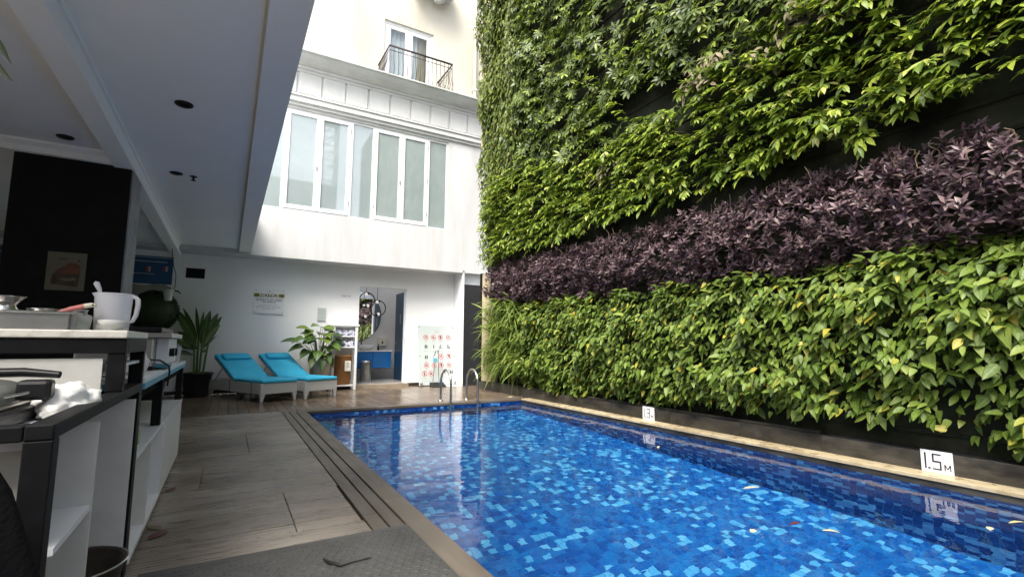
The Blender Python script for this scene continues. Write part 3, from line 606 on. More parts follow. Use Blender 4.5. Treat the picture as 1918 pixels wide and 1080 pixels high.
# ------------------------------------------------------------------ covered terrace on the near side
tr_ = MB().box(-.975, .07, 1.5, YB, 3.09, 3.55)  # all ceiling pieces start just out of view, cut back to admit sky light
struct('ceiling', tr_, 'ceil')
struct('ceiling_bay', MB().box(-4.2, -1.15, 1.5, YB, 3.055, 3.55), 'ceil')
struct('ceiling_edge_beam', MB().box(.09, .31, 1.5, F-.001, 3.04, 3.95).box(.07, .09, 1.5, F-.001, 3.11, 3.55), 'ceil')
struct('ceiling_beam', MB().box(-1.15, -.976, 1.5, YB-.001, 2.93, 3.54, bv=.004).box(-.975, -.955, 1.5, YB-.001, 3.06, 3.0895), 'ceil')
struct('terrace_side_wall', MB().box(-4.3, -4.2, 1.4, 12.6, 0, 3.6), 'white_wall')
co = MB().prism([(6.375, 3.053), (6.25, 3.053), (6.25, 3.03), (6.30, 3.0), (6.33, 2.95), (6.375, 2.945)], 'x', -2.3, -1.152)
cl = thing('black_column', 'wide matt black clad column with grey plaster side', 'pillar', (-1.45, 6.7, 0))
co.build('moulding', 'ceil', cl)
MB().box(-1.90, -.985, 6.405, 6.95, 0, 3.05).build('core', 'concrete', cl)
MB().box(-1.915, -1.0, 6.378, 6.403, 0, 2.944).build('cladding', 'black_clad', cl)
MB().prism([(12.39, 3.05), (12.27, 3.05), (12.27, 3.03), (12.32, 2.99), (12.35, 2.95), (12.39, 2.945)], 'x', -4.2, -1.16).build('moulding', 'ceil', back)
# framed print
ar = thing('framed_print', 'aged unframed print of a rust red hill hung on the black column', 'picture', (-1.43, 6.37, 1.8))
ax, az = -1.435, 1.795
MB().box(ax-.148, ax+.148, 6.362, 6.377, az-.19, az+.19).build('sheet', 'art_paper', ar)
MB().prism([(ax-.11, az-.13), (ax+.10, az-.15), (ax+.105, az-.02), (ax-.05, az-.0), (ax-.10, az-.03)], 'y', 6.3605, 6.3615).build('print_ground', 'art_dark', ar)
MB().prism([(ax-.09, az-.01), (ax-.02, az+.05), (ax+.03, az+.09), (ax+.07, az+.085), (ax+.105, az+.06), (ax+.105, az-.02), (ax+.02, az-.03)], 'y', 6.3595, 6.3603).build('print_hill', 'art_red', ar)
MB().prism([(ax-.08, az+.115), (ax+.0, az+.12), (ax+.01, az+.13), (ax-.06, az+.13)], 'y', 6.3605, 6.3615).prism([(ax+.08, az+.10), (ax+.105, az+.10), (ax+.095, az+.13)], 'y', 6.3605, 6.3615).build('print_cloud', 'art_dark', ar)
MB().prism([(ax-.05, az-.07), (ax+.06, az-.06), (ax+.10, az-.085), (ax+.0, az-.10)], 'y', 6.3592, 6.36).build('print_path', 'art_paper', ar)
# mural on the back wall beyond the column
mu = thing('wall_mural', 'blue painted mural with pale clouds beyond the black column', 'mural', (-2.2, YB, 1.5))
MB().box(-4.19, -1.10, YB-.02, YB-.002, 2.30, 2.88).build('painted_sky', 'mural_blue', mu)
pts = [(-4.19, 1.2), (-1.10, 1.2), (-1.10, 2.24)] + [(-1.10 - .15*k, 2.26 + .04*math.sin(k*1.3) + .012*k) for k in range(1, 20)] + [(-4.19, 2.4)]
MB().prism(pts, 'y', YB-.024, YB-.0205).build('painted_cloud', 'mural_cloud', mu)
MB().box(-4.1, -1.2, YB-.0245, YB-.0205, 2.755, 2.775).box(-4.1, -1.4, YB-.0245, YB-.0205, 2.50, 2.515).box(-4.1, -1.10, YB-.0245, YB-.0205, 2.845, 2.86).build('painted_line', 'mural_line', mu)
for a, z in ((-1.52, 2.60), (-1.23, 2.62)):
    MB().box(a-.04, a, YB-.0255, YB-.0247, z-.05, z+.06).build('red_stripe', 'red_paint', mu); MB().box(a+.002, a+.045, YB-.0255, YB-.0247, z-.05, z+.06).build('white_stripe', 'flag_white', mu)
# vent, downlights, sprinklers
vt = thing('wall_vent', 'dark square vent opening with thin white rim high on the back wall', 'vent', (-.7, YB, 2.58))
MB().box(-.90, -.49, YB-.008, YB-.001, 2.44, 2.47).box(-.90, -.49, YB-.008, YB-.001, 2.69, 2.72).box(-.90, -.87, YB-.008, YB-.001, 2.47, 2.69).box(-.52, -.49, YB-.008, YB-.001, 2.47, 2.69).build('rim', 'white_wall', vt)
MB().box(-.868, -.522, YB-.004, YB-.0015, 2.472, 2.688).build('opening', 'black_clad', vt)
for x, y_, z, lab in ((-.44, 4.74, 3.09, 'black recessed ceiling downlight nearest the pool, unlit'), (-.65, 6.80, 3.09, 'black recessed downlight beside the ceiling sprinkler, unlit'), (-1.47, 6.02, 3.055, 'black recessed downlight in front of the black column, unlit')):
    dl = thing('downlight', lab, 'ceiling light', (x, y_, z), group='recessed downlights')
    MB().lathe((x, y_, z-.012), [(.045, .004), (.062, 0), (.068, .006), (.068, .0115)], 24, cap0=False).build('trim_ring', 'plastic_black', dl)
    MB().lathe((x, y_, z-.006), [(.046, 0), (.001, .002)], 24, cap0=False).build('recess', 'black_clad', dl)
for x, y_, lab in ((-.48, 6.83, 'brass and dark ceiling sprinkler beside a downlight'), (-.42, 12.0, 'dark ceiling sprinkler above the wall vent')):
    sp = thing('sprinkler', lab, 'sprinkler', (x, y_, 3.09), group='ceiling sprinklers')
    MB().lathe((x, y_, 3.078), [(.035, 0), (.04, .006), (.035, .0115)], 18).build('rosette', 'plastic_black', sp)
    MB().tube([(x, y_, 3.077), (x, y_, 3.05)], .012, 8).build('body', 'plastic_black', sp); MB().lathe((x, y_, 3.035), [(.028, 0), (.028, .006), (.001, .008)], 14).build('deflector', 'plastic_black', sp)

# ------------------------------------------------------------------ what the windows mirror: neighbour wall behind the pool
rw = thing('neighbour_wall', 'tall weathered boundary wall behind the pool, mirrored in the windows', 'wall', (1, -7, -1))
MB().box(-9, 5.2, -7.4, -7, -1, 10.6).build('wall_face', 'rear_wall', rw); MB().box(-9, 5.25, -7.45, -6.95, 10.6, 10.75).build('capping', 'joint', rw)
rz_ = MB(); N = 900
pts = [(-8.8 + 13.8*k/N, -7.2 + .34*math.cos(k*.42), 11.15 + .34*math.sin(k*.42)) for k in range(N)]
rz_.org = Vector((-2, -7.2, 10.76)); rz_.tube(pts, .013, 4)
tag(rz_.build('razor_wire', 'galv'), 'coiled razor wire along the top of the tall boundary wall', 'wire')
tw = thing('lattice_tower', 'small steel lattice tower with pointed roof on the neighbour wall', 'tower', (4.6, -7.2, 10.75))
q = MB(); cx, cy, s_ = 4.75, -8.0, .55
for sx in (-1, 1):
    for sy in (-1, 1): q.tube([(cx+sx*s_, cy+sy*s_, 8), (cx+sx*s_, cy+sy*s_, 15.2)], .06, 5)
for k in range(5):
    z = 10.6 + k*.95
    for sx in (-1, 1):
        q.tube([(cx+sx*s_, cy-s_, z), (cx+sx*s_, cy+s_, z+.95)], .03, 4); q.tube([(cx-s_, cy+sx*s_, z), (cx+s_, cy+sx*s_, z+.95)], .03, 4); q.tube([(cx-s_, cy+sx*s_, z), (cx+s_, cy+sx*s_, z)], .03, 4)
q.build('lattice', 'galv', tw)
MB().add([(cx-.75, cy-.75, 15.2), (cx+.75, cy-.75, 15.2), (cx+.75, cy+.75, 15.2), (cx-.75, cy+.75, 15.2), (cx, cy, 16.6)], [(0, 1, 4), (1, 2, 4), (2, 3, 4), (3, 0, 4), (3, 2, 1, 0)]).build('roof', 'rear_wall', tw)
# ------------------------------------------------------------------ sun loungers
def rotbox(b, x0, x1, y0, y1, z0, z1, bv, piv, ang):
    n0 = len(b.v); b.box(x0, x1, y0, y1, z0, z1, bv); c, s = math.cos(ang), math.sin(ang)
    for i in range(n0, len(b.v)):
        x, y, z = b.v[i]; dy, dz = y-piv[0], z-piv[1]; b.v[i] = (x, piv[0] + dy*c - dz*s, piv[1] + dy*s + dz*c)
    return b
def make_lounger():
    t = thing('sun_lounger', 'sun lounger with turquoise cushion and pale woven base, nearer the potted corner plant', 'sun lounger', group='turquoise sun loungers')
    f = MB().box(-.36, .36, 0, .035, .15, .345, bv=.006).box(-.36, .36, 1.94, 1.975, .15, .345, bv=.006)
    f.box(-.36, -.325, .036, 1.939, .15, .345, bv=.006).box(.325, .36, .036, 1.939, .15, .345, bv=.006).box(-.324, .324, .036, 1.939, .30, .335)
    f.build('base', 'wicker_white', t)
    for sx in (-1, 1):
        for yy, sy in ((0, 1), (1.975, -1)):
            a = MB(); x0 = sx*.358; top = [(x0, yy+.002*sy), (x0-sx*.085, yy+.002*sy), (x0-sx*.085, yy+.06*sy), (x0, yy+.06*sy)]; bot = [(x0-sx*.01, yy+.01*sy), (x0-sx*.045, yy+.01*sy), (x0-sx*.045, yy+.045*sy), (x0-sx*.01, yy+.045*sy)]
            a.add([(p[0], p[1], .149) for p in top] + [(p[0], p[1], 0) for p in bot], [(0, 1, 2, 3), (7, 6, 5, 4)] + [(i, i+4, (i+1) % 4 + 4, (i+1) % 4) for i in range(4)]); a.build('leg', 'wicker_white', t)
    MB().box(-.03, .03, .9, .96, 0, .149).build('leg', 'wicker_white', t)
    MB().box(-.35, .35, -.025, 1.03, .348, .412, bv=.026).build('seat_cushion', 'turquoise', t)
    bk = rotbox(MB(), -.35, .35, 1.04, 1.98, .348, .412, .026, (1.02, .35), R(29)).build('back_cushion', 'turquoise', t)
    rotbox(MB(), -.352, .352, 1.045, 1.985, .383, .391, .003, (1.02, .35), R(29)).build('piping', 'turq_seam', bk)
    rotbox(MB(), -.27, .27, 1.70, 1.90, .416, .475, .027, (1.02, .35), R(29)).build('pillow', 'turquoise', t)
    rotbox(MB(), -.345, .345, 1.04, 1.96, .315, .345, 0, (1.02, .35), R(29)).build('back_frame', 'wicker_white', t)
    for x in (-.30, .30): MB().tube([(x, 1.55, .60), (x, 1.85, .34)], .011, 6).build('support_bar', 'steel_dull', t)
    for yy in (.32, 1.12): MB().box(-.3635, -.3605, yy, yy+.022, .15, .36).box(.3605, .3635, yy, yy+.022, .15, .36).build('strap', 'strap', t)
    return t
lg = make_lounger(); lg.location = (.90, 10.26, .003); lg.rotation_euler = (0, 0, R(26))
dup(lg, loc=(1.69, 10.52, .003), rotz=R(25), label='sun lounger with turquoise cushion and pale woven base, in front of the beige pot')

# ------------------------------------------------------------------ potted plants
LEAF_PROF = [(0, .02), (.12, .62), (.3, .95), (.5, 1.0), (.75, .7), (.92, .3), (1, .02)]
def big_leaf(base, tip, wid, side, m, parent, sag=.12, prof=LEAF_PROF, name='leaf'):
    base, tip = Vector(base), Vector(tip); L = (tip-base).length
    pts = []
    for t, w in prof:
        p = base.lerp(tip, t); p.z += sag*L*(1 - (2*t-1)**2) ; pts.append(p)
    b = MB(); b.blade(pts, [max(.002, w*wid) for t, w in prof], side, .22)
    o = b.build(name, m, parent, fix=False)
    uv = o.data.uv_layers.new(name='UVMap')
    for l in o.data.loops:
        k = l.vertex_index; uv.data[l.index].uv = ((k % 3)*.5, prof[k//3][0])
    return o
pc = (-.50, 11.95)
p1 = thing('corner_planter', 'tall leafy plant with upright blades in a ribbed black pot by the back wall', 'potted plant', (*pc, 0))
pt = MB().lathe((*pc, .0), [(.19, .02), (.20, .03), (.255, .42), (.27, .44), (.285, .44), (.285, .485), (.262, .485), (.255, .43), (.001, .425)], 36)
for k in range(30):
    a = 2*PI*k/30; c_, s_ = math.cos(a), math.sin(a); pt.tube([(pc[0]+.197*c_, pc[1]+.197*s_, .03), (pc[0]+.253*c_, pc[1]+.253*s_, .42)], .009, 5, cap=False)
pt.build('pot', 'pot_black', p1); MB().lathe((*pc, .43), [(.25, 0), (.18, .015), (.001, .02)], 20, cap0=False).build('soil', 'soil', p1)
prs = random.Random(3)
for k, (dx, dy, hh) in enumerate([(-.06, 0, .72), (.03, -.05, .88), (.09, .03, .72), (-.02, .06, .90)]):
    x, y = pc[0]+dx, pc[1]+dy; MB().tube([(x, y, .43), (x+dx*.3, y, .43+hh*.5), (x+dx*.8, y+dy*.5, .43+hh)], [.024, .02, .013], 7).build('stem', 'stem', p1)
for bx, bz, tx, tz, w in [(-.06, .85, -.40, 1.58, .085), (-.05, .95, -.28, 1.60, .05), (-.02, .95, -.10, 1.63, .035), (.0, 1.0, .02, 1.55, .03), (.03, .92, .12, 1.56, .07), (.05, .9, .24, 1.52, .075),
                          (.06, .86, .30, 1.45, .06), (.06, .78, .28, 1.28, .055), (.05, .74, .26, 1.06, .045), (.0, .8, .22, .98, .04), (-.06, .78, -.34, 1.12, .07), (-.08, .72, -.42, .95, .055), (.02, .7, .12, .72, .05), (-.03, .75, -.30, .80, .05), (.02, .85, .10, 1.34, .07), (-.1, .62, -.45, .72, .04)]:
    big_leaf((pc[0]+bx, pc[1]+prs.uniform(-.05, .05), bz+.22), (pc[0]+tx*1.2, pc[1]+prs.uniform(-.22, .12), tz+.20), w*1.1, (.75, prs.uniform(-.7, .7), .35), 'leaf_pot', p1, sag=.06)
qc = (1.86, 11.98)
p2 = thing('philodendron', 'broad leaved trailing plant in a mottled beige pot behind the lounger', 'potted plant', (*qc, 0))
MB().lathe((*qc, 0), [(.15, .0), (.165, .02), (.225, .60), (.245, .66), (.245, .74), (.222, .74), (.215, .66), (.001, .65)], 32).build('pot', 'beige_pot', p2)
MB().lathe((*qc, .65), [(.212, 0), (.15, .02), (.001, .03)], 20, cap0=False).build('soil', 'soil', p2)
HEART = [(0, .25), (.05, .8), (.16, 1.0), (.35, .93), (.6, .66), (.82, .34), (1, .02)]
for tx, ty, tz, L, w, dn in [(-.62, -.05, 1.12, .38, .12, -.05), (-.50, -.1, .98, .34, .12, -.4), (-.38, -.15, 1.40, .34, .13, .1), (-.10, -.1, 1.46, .36, .14, .0), (.10, -.1, 1.42, .34, .15, -.1), (.28, 0, 1.28, .34, .13, -.15), (.40, .05, 1.12, .30, .12, -.3), (-.22, -.25, 1.18, .36, .15, -.35), (.05, -.28, 1.16, .36, .15, -.4), (.25, -.25, 1.02, .3, .12, -.5), (-.35, -.25, .86, .34, .12, -.6), (-.10, -.3, .84, .32, .12, -.7), (.12, -.3, .78, .3, .11, -.8), (.2, -.2, .68, .26, .09, -.9), (-.28, -.05, 1.28, .3, .11, .1), (.18, .05, 1.38, .3, .12, 0), (.0, -.32, .62, .26, .08, -.95), (-.2, -.3, .66, .26, .09, -.8)] + [(prs.uniform(-.5, .36), prs.uniform(-.3, .1), prs.uniform(.80, 1.34), prs.uniform(.24, .34), prs.uniform(.09, .13), prs.uniform(-.7, .0)) for _ in range(20)]:
    dirx = Vector((tx, ty, 0)); dirx = dirx.normalized() if dirx.length > .01 else Vector((0, -1, 0)); d = (dirx*math.sqrt(max(.05, 1-dn*dn)) + Vector((0, 0, dn))).normalized()
    b0 = Vector((qc[0]+tx, qc[1]+ty, tz)) - d*L*.35; side = d.cross(Vector((0, -.5, 1))).normalized()
    big_leaf(b0, b0 + d*L, w, side, 'leaf_pot' if prs.random() < .75 else 'leaf_arrow', p2, sag=.08, prof=HEART)
    MB().tube([(qc[0]+tx*.1, qc[1]+ty*.1, .66), (qc[0]+tx*.5, qc[1]+ty*.5, .5*(b0.z+.75)+.1), b0], [.009, .007, .005], 5).build('stalk', 'stem', p2)

# ------------------------------------------------------------------ towel rack with basket
rk = thing('towel_rack', 'narrow white wooden rack with two towel shelves beside the doorway', 'rack', (2.41, 12.2, 0))
for x in (2.13, 2.645):
    for yy in (12.02, 12.33): MB().box(x, x+.055, yy, yy+.04, 0, 1.50, bv=.003).build('post', 'paint_white', rk)
for z in (1.245, .985, .085): MB().box(2.186, 2.644, 12.03, 12.36, z, z+.032, bv=.003).build('shelf', 'paint_white', rk)
MB().box(2.10, 2.73, 12.0, 12.375, 1.502, 1.545, bv=.004).build('top_board', 'paint_white', rk)
def towel(x, z, lab, first=[None]):
    if first[0] is None:
        t = thing('rolled_towel', lab, 'towel', (x, 12.20, z), group='rolled towels on the rack')
        sp = []
        for k in range(46):
            a = k*.42; r = .012 + .058*k/45; sp.append((x + r*math.cos(a), r*math.sin(a)))
        b = MB(); vs = []; fs = []
        ring = [(x + .072*math.cos(2*PI*k/22)*(1 + .05*math.sin(k*2.1)), .066*math.sin(2*PI*k/22)) for k in range(22)]
        b.prism([(p[0], z+.066+p[1]) for p in ring], 'y', 12.055, 12.33); b.build('roll', 'towel', t)
        MB().tube([(p[0], 12.053, z+.066+p[1]*.92) for p in sp], .0055, 5).build('spiral_edge', 'towel', t); first[0] = t; return t
    return dup(first[0], loc=(x, 12.20, z), label=lab)
for z, nm in ((1.278, 'upper'), (1.018, 'lower')):
    for x, pos in ((2.27, 'first'), (2.415, 'middle'), (2.56, 'last')):
        towel(x, z, f'rolled blue and white towel, {pos} from the potted plant on the {nm} rack shelf')
bk = thing('laundry_basket', 'round brown wicker basket with paper label in the white rack', 'basket', (2.40, 12.17, .118))
b = MB(); nS = 40
for k in range(26):
    z = .120 + k*.0255; r = .172 + .028*k/25; ph = (k % 2)*PI
    b.tube([(2.40 + (r + .006*math.sin(20*a + ph))*math.cos(a), 12.20 + (r*.82 + .006*math.sin(20*a + ph))*math.sin(a), z) for a in [2*PI*q/80 for q in range(81)]], .0155, 5, cap=False)
tag(b.build('woven_side', 'wicker_brown', bk), kind='stuff')
MB().tube([(2.40 + .208*math.cos(a), 12.20 + .172*math.sin(a), .79) for a in [2*PI*q/40 for q in range(41)]], .02, 6, cap=False).build('rim', 'wicker_brown', bk)
MB().lathe((2.40, 12.20, .119), [(.15, 0), (.001, .003)], 20, cap0=False).build('bottom', 'wicker_brown', bk)
lb = MB().box(2.425, 2.565, 12.012, 12.0165, .44, .68).build('paper_label', 'paper', bk)
MB().disc((2.495, 12.011, .615), .03, (0, -1, 0), (0, 0, 1), r_in=.02).build('emblem', 'olive', lb)
for zz, w in ((.55, .045), (.525, .035)): MB().box(2.495-w, 2.495+w, 12.0105, 12.0118, zz, zz+.012).build('printed_line', 'ink_grey', lb)

# ------------------------------------------------------------------ signs on the back wall
def words(parent, name, m, cx, z, h, widths, gap, y):
    tot = sum(widths) + gap*(len(widths)-1); x = cx - tot/2; b = MB()
    for w in widths:
        k = 0
        while k < w - .004:                                 # letter-sized marks: the print is too small to read
            ww = min(h*.62, w-k); b.box(x+k, x+k+ww*.8, y-.0012, y, z, z+h); k += h*.8
        x += w + gap
    tag(b.build(name, m, parent), kind='stuff')
ns = thing('notice_sign', 'large NOTICE panel with olive header band fixed on the white wall', 'sign', (.76, YB, 2.03))
MB().box(.445, 1.075, YB-.026, YB-.014, 1.755, 2.315, bv=.003).build('panel', 'paper_white', ns)
MB().box(.447, 1.073, YB-.0272, YB-.0262, 2.135, 2.215).build('header_band', 'olive', ns)
text('lettering', 'NOTICE', .098, 'paper_white', ns, (.76, YB-.0285, 2.175), FACE_CAM, sx=1.15, weight=.002)
words(ns, 'printed_line', 'ink', .765, 2.082, .020, [.17, .08, .09, .165], .018, YB-.0262)
words(ns, 'printed_line', 'ink', .765, 2.045, .020, [.05, .13, .12, .04, .11], .018, YB-.0262)
words(ns, 'printed_line', 'ink', .765, 2.008, .020, [.08, .175], .018, YB-.0262)
for z, ws in ((1.95, [.1, .06, .08, .08]), (1.918, [.09, .08, .1, .07, .09]), (1.888, [.08, .09, .08, .1, .09]), (1.856, [.08, .1, .07])): words(ns, 'small_print', 'ink_grey', .76, z, .013, ws, .014, YB-.0262)
MB().disc((.76, YB-.0262, 2.272), .018, (0, -1, 0), (0, 0, 1), n=6).build('crest', 'ink_grey', ns); words(ns, 'small_print', 'ink_grey', .76, 2.238, .012, [.14], .01, YB-.0262)
for x, z in ((.487, 2.275), (1.035, 2.275), (.48, 1.795), (1.035, 1.795)): MB().disc((x, YB-.0262, z), .010, (0, -1, 0), (0, 0, 1), th=.004).build('screw', 'steel_dull', ns)
s2 = thing('small_plaque', 'small clear plaque with faint print above the trailing plant', 'sign', (1.91, YB, 1.78))
MB().box(1.815, 2.005, YB-.022, YB-.014, 1.625, 1.935, bv=.002).build('panel', 'acrylic', s2)
for z, ws in ((1.86, [.1]), (1.835, [.15]), (1.80, [.05, .08]), (1.775, [.09, .04]), (1.75, [.06]), (1.725, [.1, .03]), (1.70, [.05, .06]), (1.675, [.09])): words(s2, 'small_print', 'ink_grey', 1.91, z, .009, ws, .012, YB-.0222)
for x in (1.83, 1.99): MB().disc((x, YB-.0222, 1.918), .008, (0, -1, 0), (0, 0, 1), th=.004).build('screw', 'steel_dull', s2)
ts = thing('toilet_sign', 'slim TOILET sign with arrow beside the doorway', 'sign', (2.45, YB, 2.255))
MB().box(2.325, 2.575, YB-.012, YB-.002, 2.222, 2.288, bv=.002).build('panel', 'paper_white', ts)
text('lettering', 'TOILET', .052, 'ink', ts, (2.425, YB-.0135, 2.255), FACE_CAM, sx=.92)
MB().prism([(2.518, 2.25), (2.54, 2.25), (2.54, 2.241), (2.562, 2.2555), (2.54, 2.27), (2.54, 2.261), (2.518, 2.261)], 'y', YB-.0132, YB-.0122).build('arrow', 'ink', ts)

# rules board leaning on the wall: local frame, x across, z up, front is -y, then tilted
rb_ = thing('rules_board', 'tall pale glass pool rules board with red and black pictograms leaning on the wall', 'sign')
MB().box(-.515, .515, 0, .012, 0, 1.56, bv=.002).build('glass_panel', 'acrylic', rb_)
for x, z in ((-.48, 1.52), (.48, 1.52), (-.48, .75), (.48, .75)): MB().disc((x, -.0005, z), .012, (0, -1, 0), (0, 0, 1), th=.003).build('screw', 'plastic_black', rb_)
for x in (-.47, .47): MB().lathe((x, -.03, .05), [(.03, 0), (.03, .05), (.001, .055)], 12).build('foot_clip', 'steel_dull', rb_)
words(rb_, 'small_print', 'ink_grey', 0.02, 1.455, .012, [.05], .01, -.0002); words(rb_, 'small_print', 'ink_grey', 0.02, 1.40, .022, [.16], .01, -.0002); words(rb_, 'small_print', 'ink_grey', 0.02, 1.365, .022, [.14], .01, -.0002)
def figure(b, x, z, s=1.0, lean=0.0):                       # a small standing pictogram person
    b.disc((x + lean*.05, -.001, z+.043*s), .014*s, (0, -1, 0), (0, 0, 1), 10)
    b.prism([(x-.014*s, z-.02*s), (x+.014*s, z-.02*s), (x+(.018+lean*.03)*s, z+.028*s), (x+(-.018+lean*.03)*s, z+.028*s)], 'y', -.0016, -.0003)
    b.prism([(x-.014*s, z-.055*s), (x-.003*s, z-.055*s), (x-.001*s, z-.02*s), (x-.014*s, z-.02*s)], 'y', -.0016, -.0003).prism([(x+.003*s, z-.055*s), (x+.014*s, z-.055*s), (x+.014*s, z-.02*s), (x+.001*s, z-.02*s)], 'y', -.0016, -.0003)
def pict(x, z, red, kind):
    b = MB()
    if kind == 0: figure(b, x, z, .8)
    elif kind == 1: figure(b, x-.022, z, .9); figure(b, x+.022, z, .9)
    elif kind == 2: b.box(x-.05, x+.05, -.0016, -.0003, z-.04, z-.03); figure(b, x-.02, z+.01, .75, .4)
    elif kind == 3: figure(b, x-.02, z, .95); b.prism([(x+.0, z-.045), (x+.045, z-.045), (x+.045, z-.005), (x+.02, z-.01)], 'y', -.0016, -.0003)
    elif kind == 4: b.prism([(x-.035, z-.02), (x+.035, z+.005), (x+.03, z+.018), (x-.038, z-.006)], 'y', -.0016, -.0003).disc((x+.01, -.001, z+.03), .012, (0, -1, 0), (0, 0, 1), 10)
    elif kind == 5: b.box(x-.03, x+.03, -.0016, -.0003, z-.02, z+.005).box(x-.015, x+.015, -.0016, -.0003, z+.006, z+.025)
    elif kind == 6: b.disc((x, -.001, z+.015), .028, (0, -1, 0), (0, 0, 1), 12).prism([(x-.012, z-.035), (x+.012, z-.035), (x+.02, z), (x-.02, z)], 'y', -.0016, -.0003)
    p = b.build('pictogram', 'ink', rb_)
    if red:
        q = MB().disc((x, -.0012, z), .072, (0, -1, 0), (0, 0, 1), 28, r_in=.058, th=.001)
        q.prism([(x-.050, z+.036), (x-.042, z+.046), (x+.050, z-.036), (x+.042, z-.046)], 'y', -.0030, -.0024); q.build('prohibition_ring', 'ink_red', rb_)
    words(rb_, 'small_print', 'ink_grey', x, z-.115, .011, [random.uniform(.1, .16)], .01, -.0002); words(rb_, 'small_print', 'ink_grey', x, z-.132, .009, [random.uniform(.08, .12)], .01, -.0002)
XS = [-.30, -.085, .115, .345]
for x, k in zip(XS, (4, 5, 6, 4)): pict(x, 1.245, True, k)
for x, k in zip(XS, (1, 0, 2, 3)): pict(x, 1.0, False, k)
pict(XS[0], .725, False, 1); pict(XS[1], .745, False, 5); pict(XS[2], .74, True, 4); pict(XS[3], .745, True, 6)
for x, k in zip(XS, (5, 4, 6, 5)): pict(x, .51, True, k)
pict(-.36, .295, True, 0); pict(-.18, .295, True, 5); pict(.21, .325, False, 0); pict(.40, .325, False, 1)
words(rb_, 'small_print', 'ink_grey', 0, .09, .012, [.1, .14, .2, .1, .16], .02, -.0002)
rb_.location = (4.82, 12.10, .025); rb_.rotation_euler = (R(-8), 0, R(1))
# long handled dustpan before the board
dp = thing('dustpan_set', 'long handled dustpan and broom with pale blue brush before the rules board', 'dustpan', (4.70, 11.75, 0))
MB().add([(4.50, 11.70, .004), (4.90, 11.70, .004), (4.88, 11.92, .004), (4.52, 11.92, .004), (4.50, 11.70, .012), (4.90, 11.70, .012), (4.88, 11.92, .11), (4.52, 11.92, .11)], [(0, 3, 2, 1), (0, 1, 5, 4), (1, 2, 6, 5), (2, 3, 7, 6), (3, 0, 4, 7), (4, 5, 6, 7)]).build('pan', 'plastic_black', dp)
MB().tube([(4.60, 11.90, .10), (4.655, 11.92, .62)], .009).tube([(4.77, 11.90, .10), (4.735, 11.92, .86)], .009).tube([(4.735, 11.92, .84), (4.735, 11.92, .93)], .017).build('handle', 'steel_dull', dp)
MB().box(4.60, 4.71, 11.89, 11.94, .62, .73, bv=.01).build('brush', 'dustpan', dp); MB().box(4.615, 4.70, 11.895, 11.935, .731, .78, bv=.008).build('brush_head', 'paper_white', dp)
MB().tube([(4.64, 11.92, .78), (4.66, 11.93, .88), (4.69, 11.92, .90)], .012).build('grip', 'plastic_black', dp)
mt_ = at(5.12, 11.95, .002); mt_.box(4.93, 5.33, 11.80, 12.06, .002, .014, bv=.002); tag(mt_.build('floor_mat', 'paper_white'), 'small pale mat lying on the deck under the leaning rules board', 'mat')

# ------------------------------------------------------------------ pool ladder
ld = thing('pool_ladder', 'stainless pool ladder with two arched handrails at the far pool edge', 'ladder', (3.85, 8.6, 0))
for x in (3.62, 4.17):
    yb, yf, zt = 8.93, 8.44, .60; ym = (yb+yf)/2; rr_ = (yb-yf)/2
    pts = [(x, yb, .0), (x, yb, zt-rr_)] + [(x, ym + rr_*math.cos(PI*k/14), zt-rr_ + rr_*math.sin(PI*k/14)) for k in range(1, 14)] + [(x, yf, zt-rr_), (x, yf, -.85)]
    MB().tube(pts, .021, 12).build('handrail', 'steel', ld)
    MB().lathe((x, yb, .003), [(.05, 0), (.05, .008), (.03, .02), (.022, .02)], 18).build('floor_flange', 'steel', ld)
for z in (-.25, -.5, -.75): MB().box(3.62, 4.17, 8.40, 8.48, z, z+.02, bv=.004).build('rung', 'steel', ld)

# ------------------------------------------------------------------ depth signs
def depth_sign(y, s, lab):
    t = thing('depth_sign', lab, 'sign', (5.405, y, .095), group='pool depth signs')
    MB().box(5.397, 5.407, y-.112, y+.112, .003, .188, bv=.002).build('plate', 'paper_white', t)
    X = 5.3962
    b = MB(); st = .012                                      # stencil digits from straight strokes; u runs to the viewer's right (-Y)
    def seg(u0, u1, z0, z1): b.box(X-.0007, X+.0005, y-u1, y-u0, z0, z1)
    seg(-.085, -.085+st, .03, .165)
    seg(-.062, -.046, .03, .046)
    seg(-.030, .032, .153, .165)
    if s == '1.5': seg(-.030, -.030+st, .10, .153); seg(.020, .032, .042, .092)
    else: seg(.020, .032, .108, .153); seg(.020, .032, .042, .092)
    seg(-.030 if s == '1.5' else -.018, .032, .092, .106); seg(-.030, .032, .03, .042)
    b.build('numeral', 'ink_navy', t)
    mb = MB()
    for (u0, z0), (u1, z1) in (((.055, .032), (.055, .085)), ((.055, .085), (.074, .045)), ((.074, .045), (.093, .085)), ((.093, .085), (.093, .032))):
        mb.prism([(y-u0+.004, z0), (y-u0-.004, z0), (y-u1-.004, z1), (y-u1+.004, z1)], 'x', X-.0007, X+.0005)
    mb.build('letter_m', 'ink_navy', t)
    for u in (-.1, .1): MB().disc((5.3968, y+u, .175), .004, (-1, 0, 0), (0, 0, 1), 10, th=.001).build('screw', 'steel_dull', t)
depth_sign(1.90, '1.5', 'larger looking white 1.5 M depth plate on the dark stained kerb')
depth_sign(5.27, '1.3', 'white 1.3 M depth plate half way along the kerb')

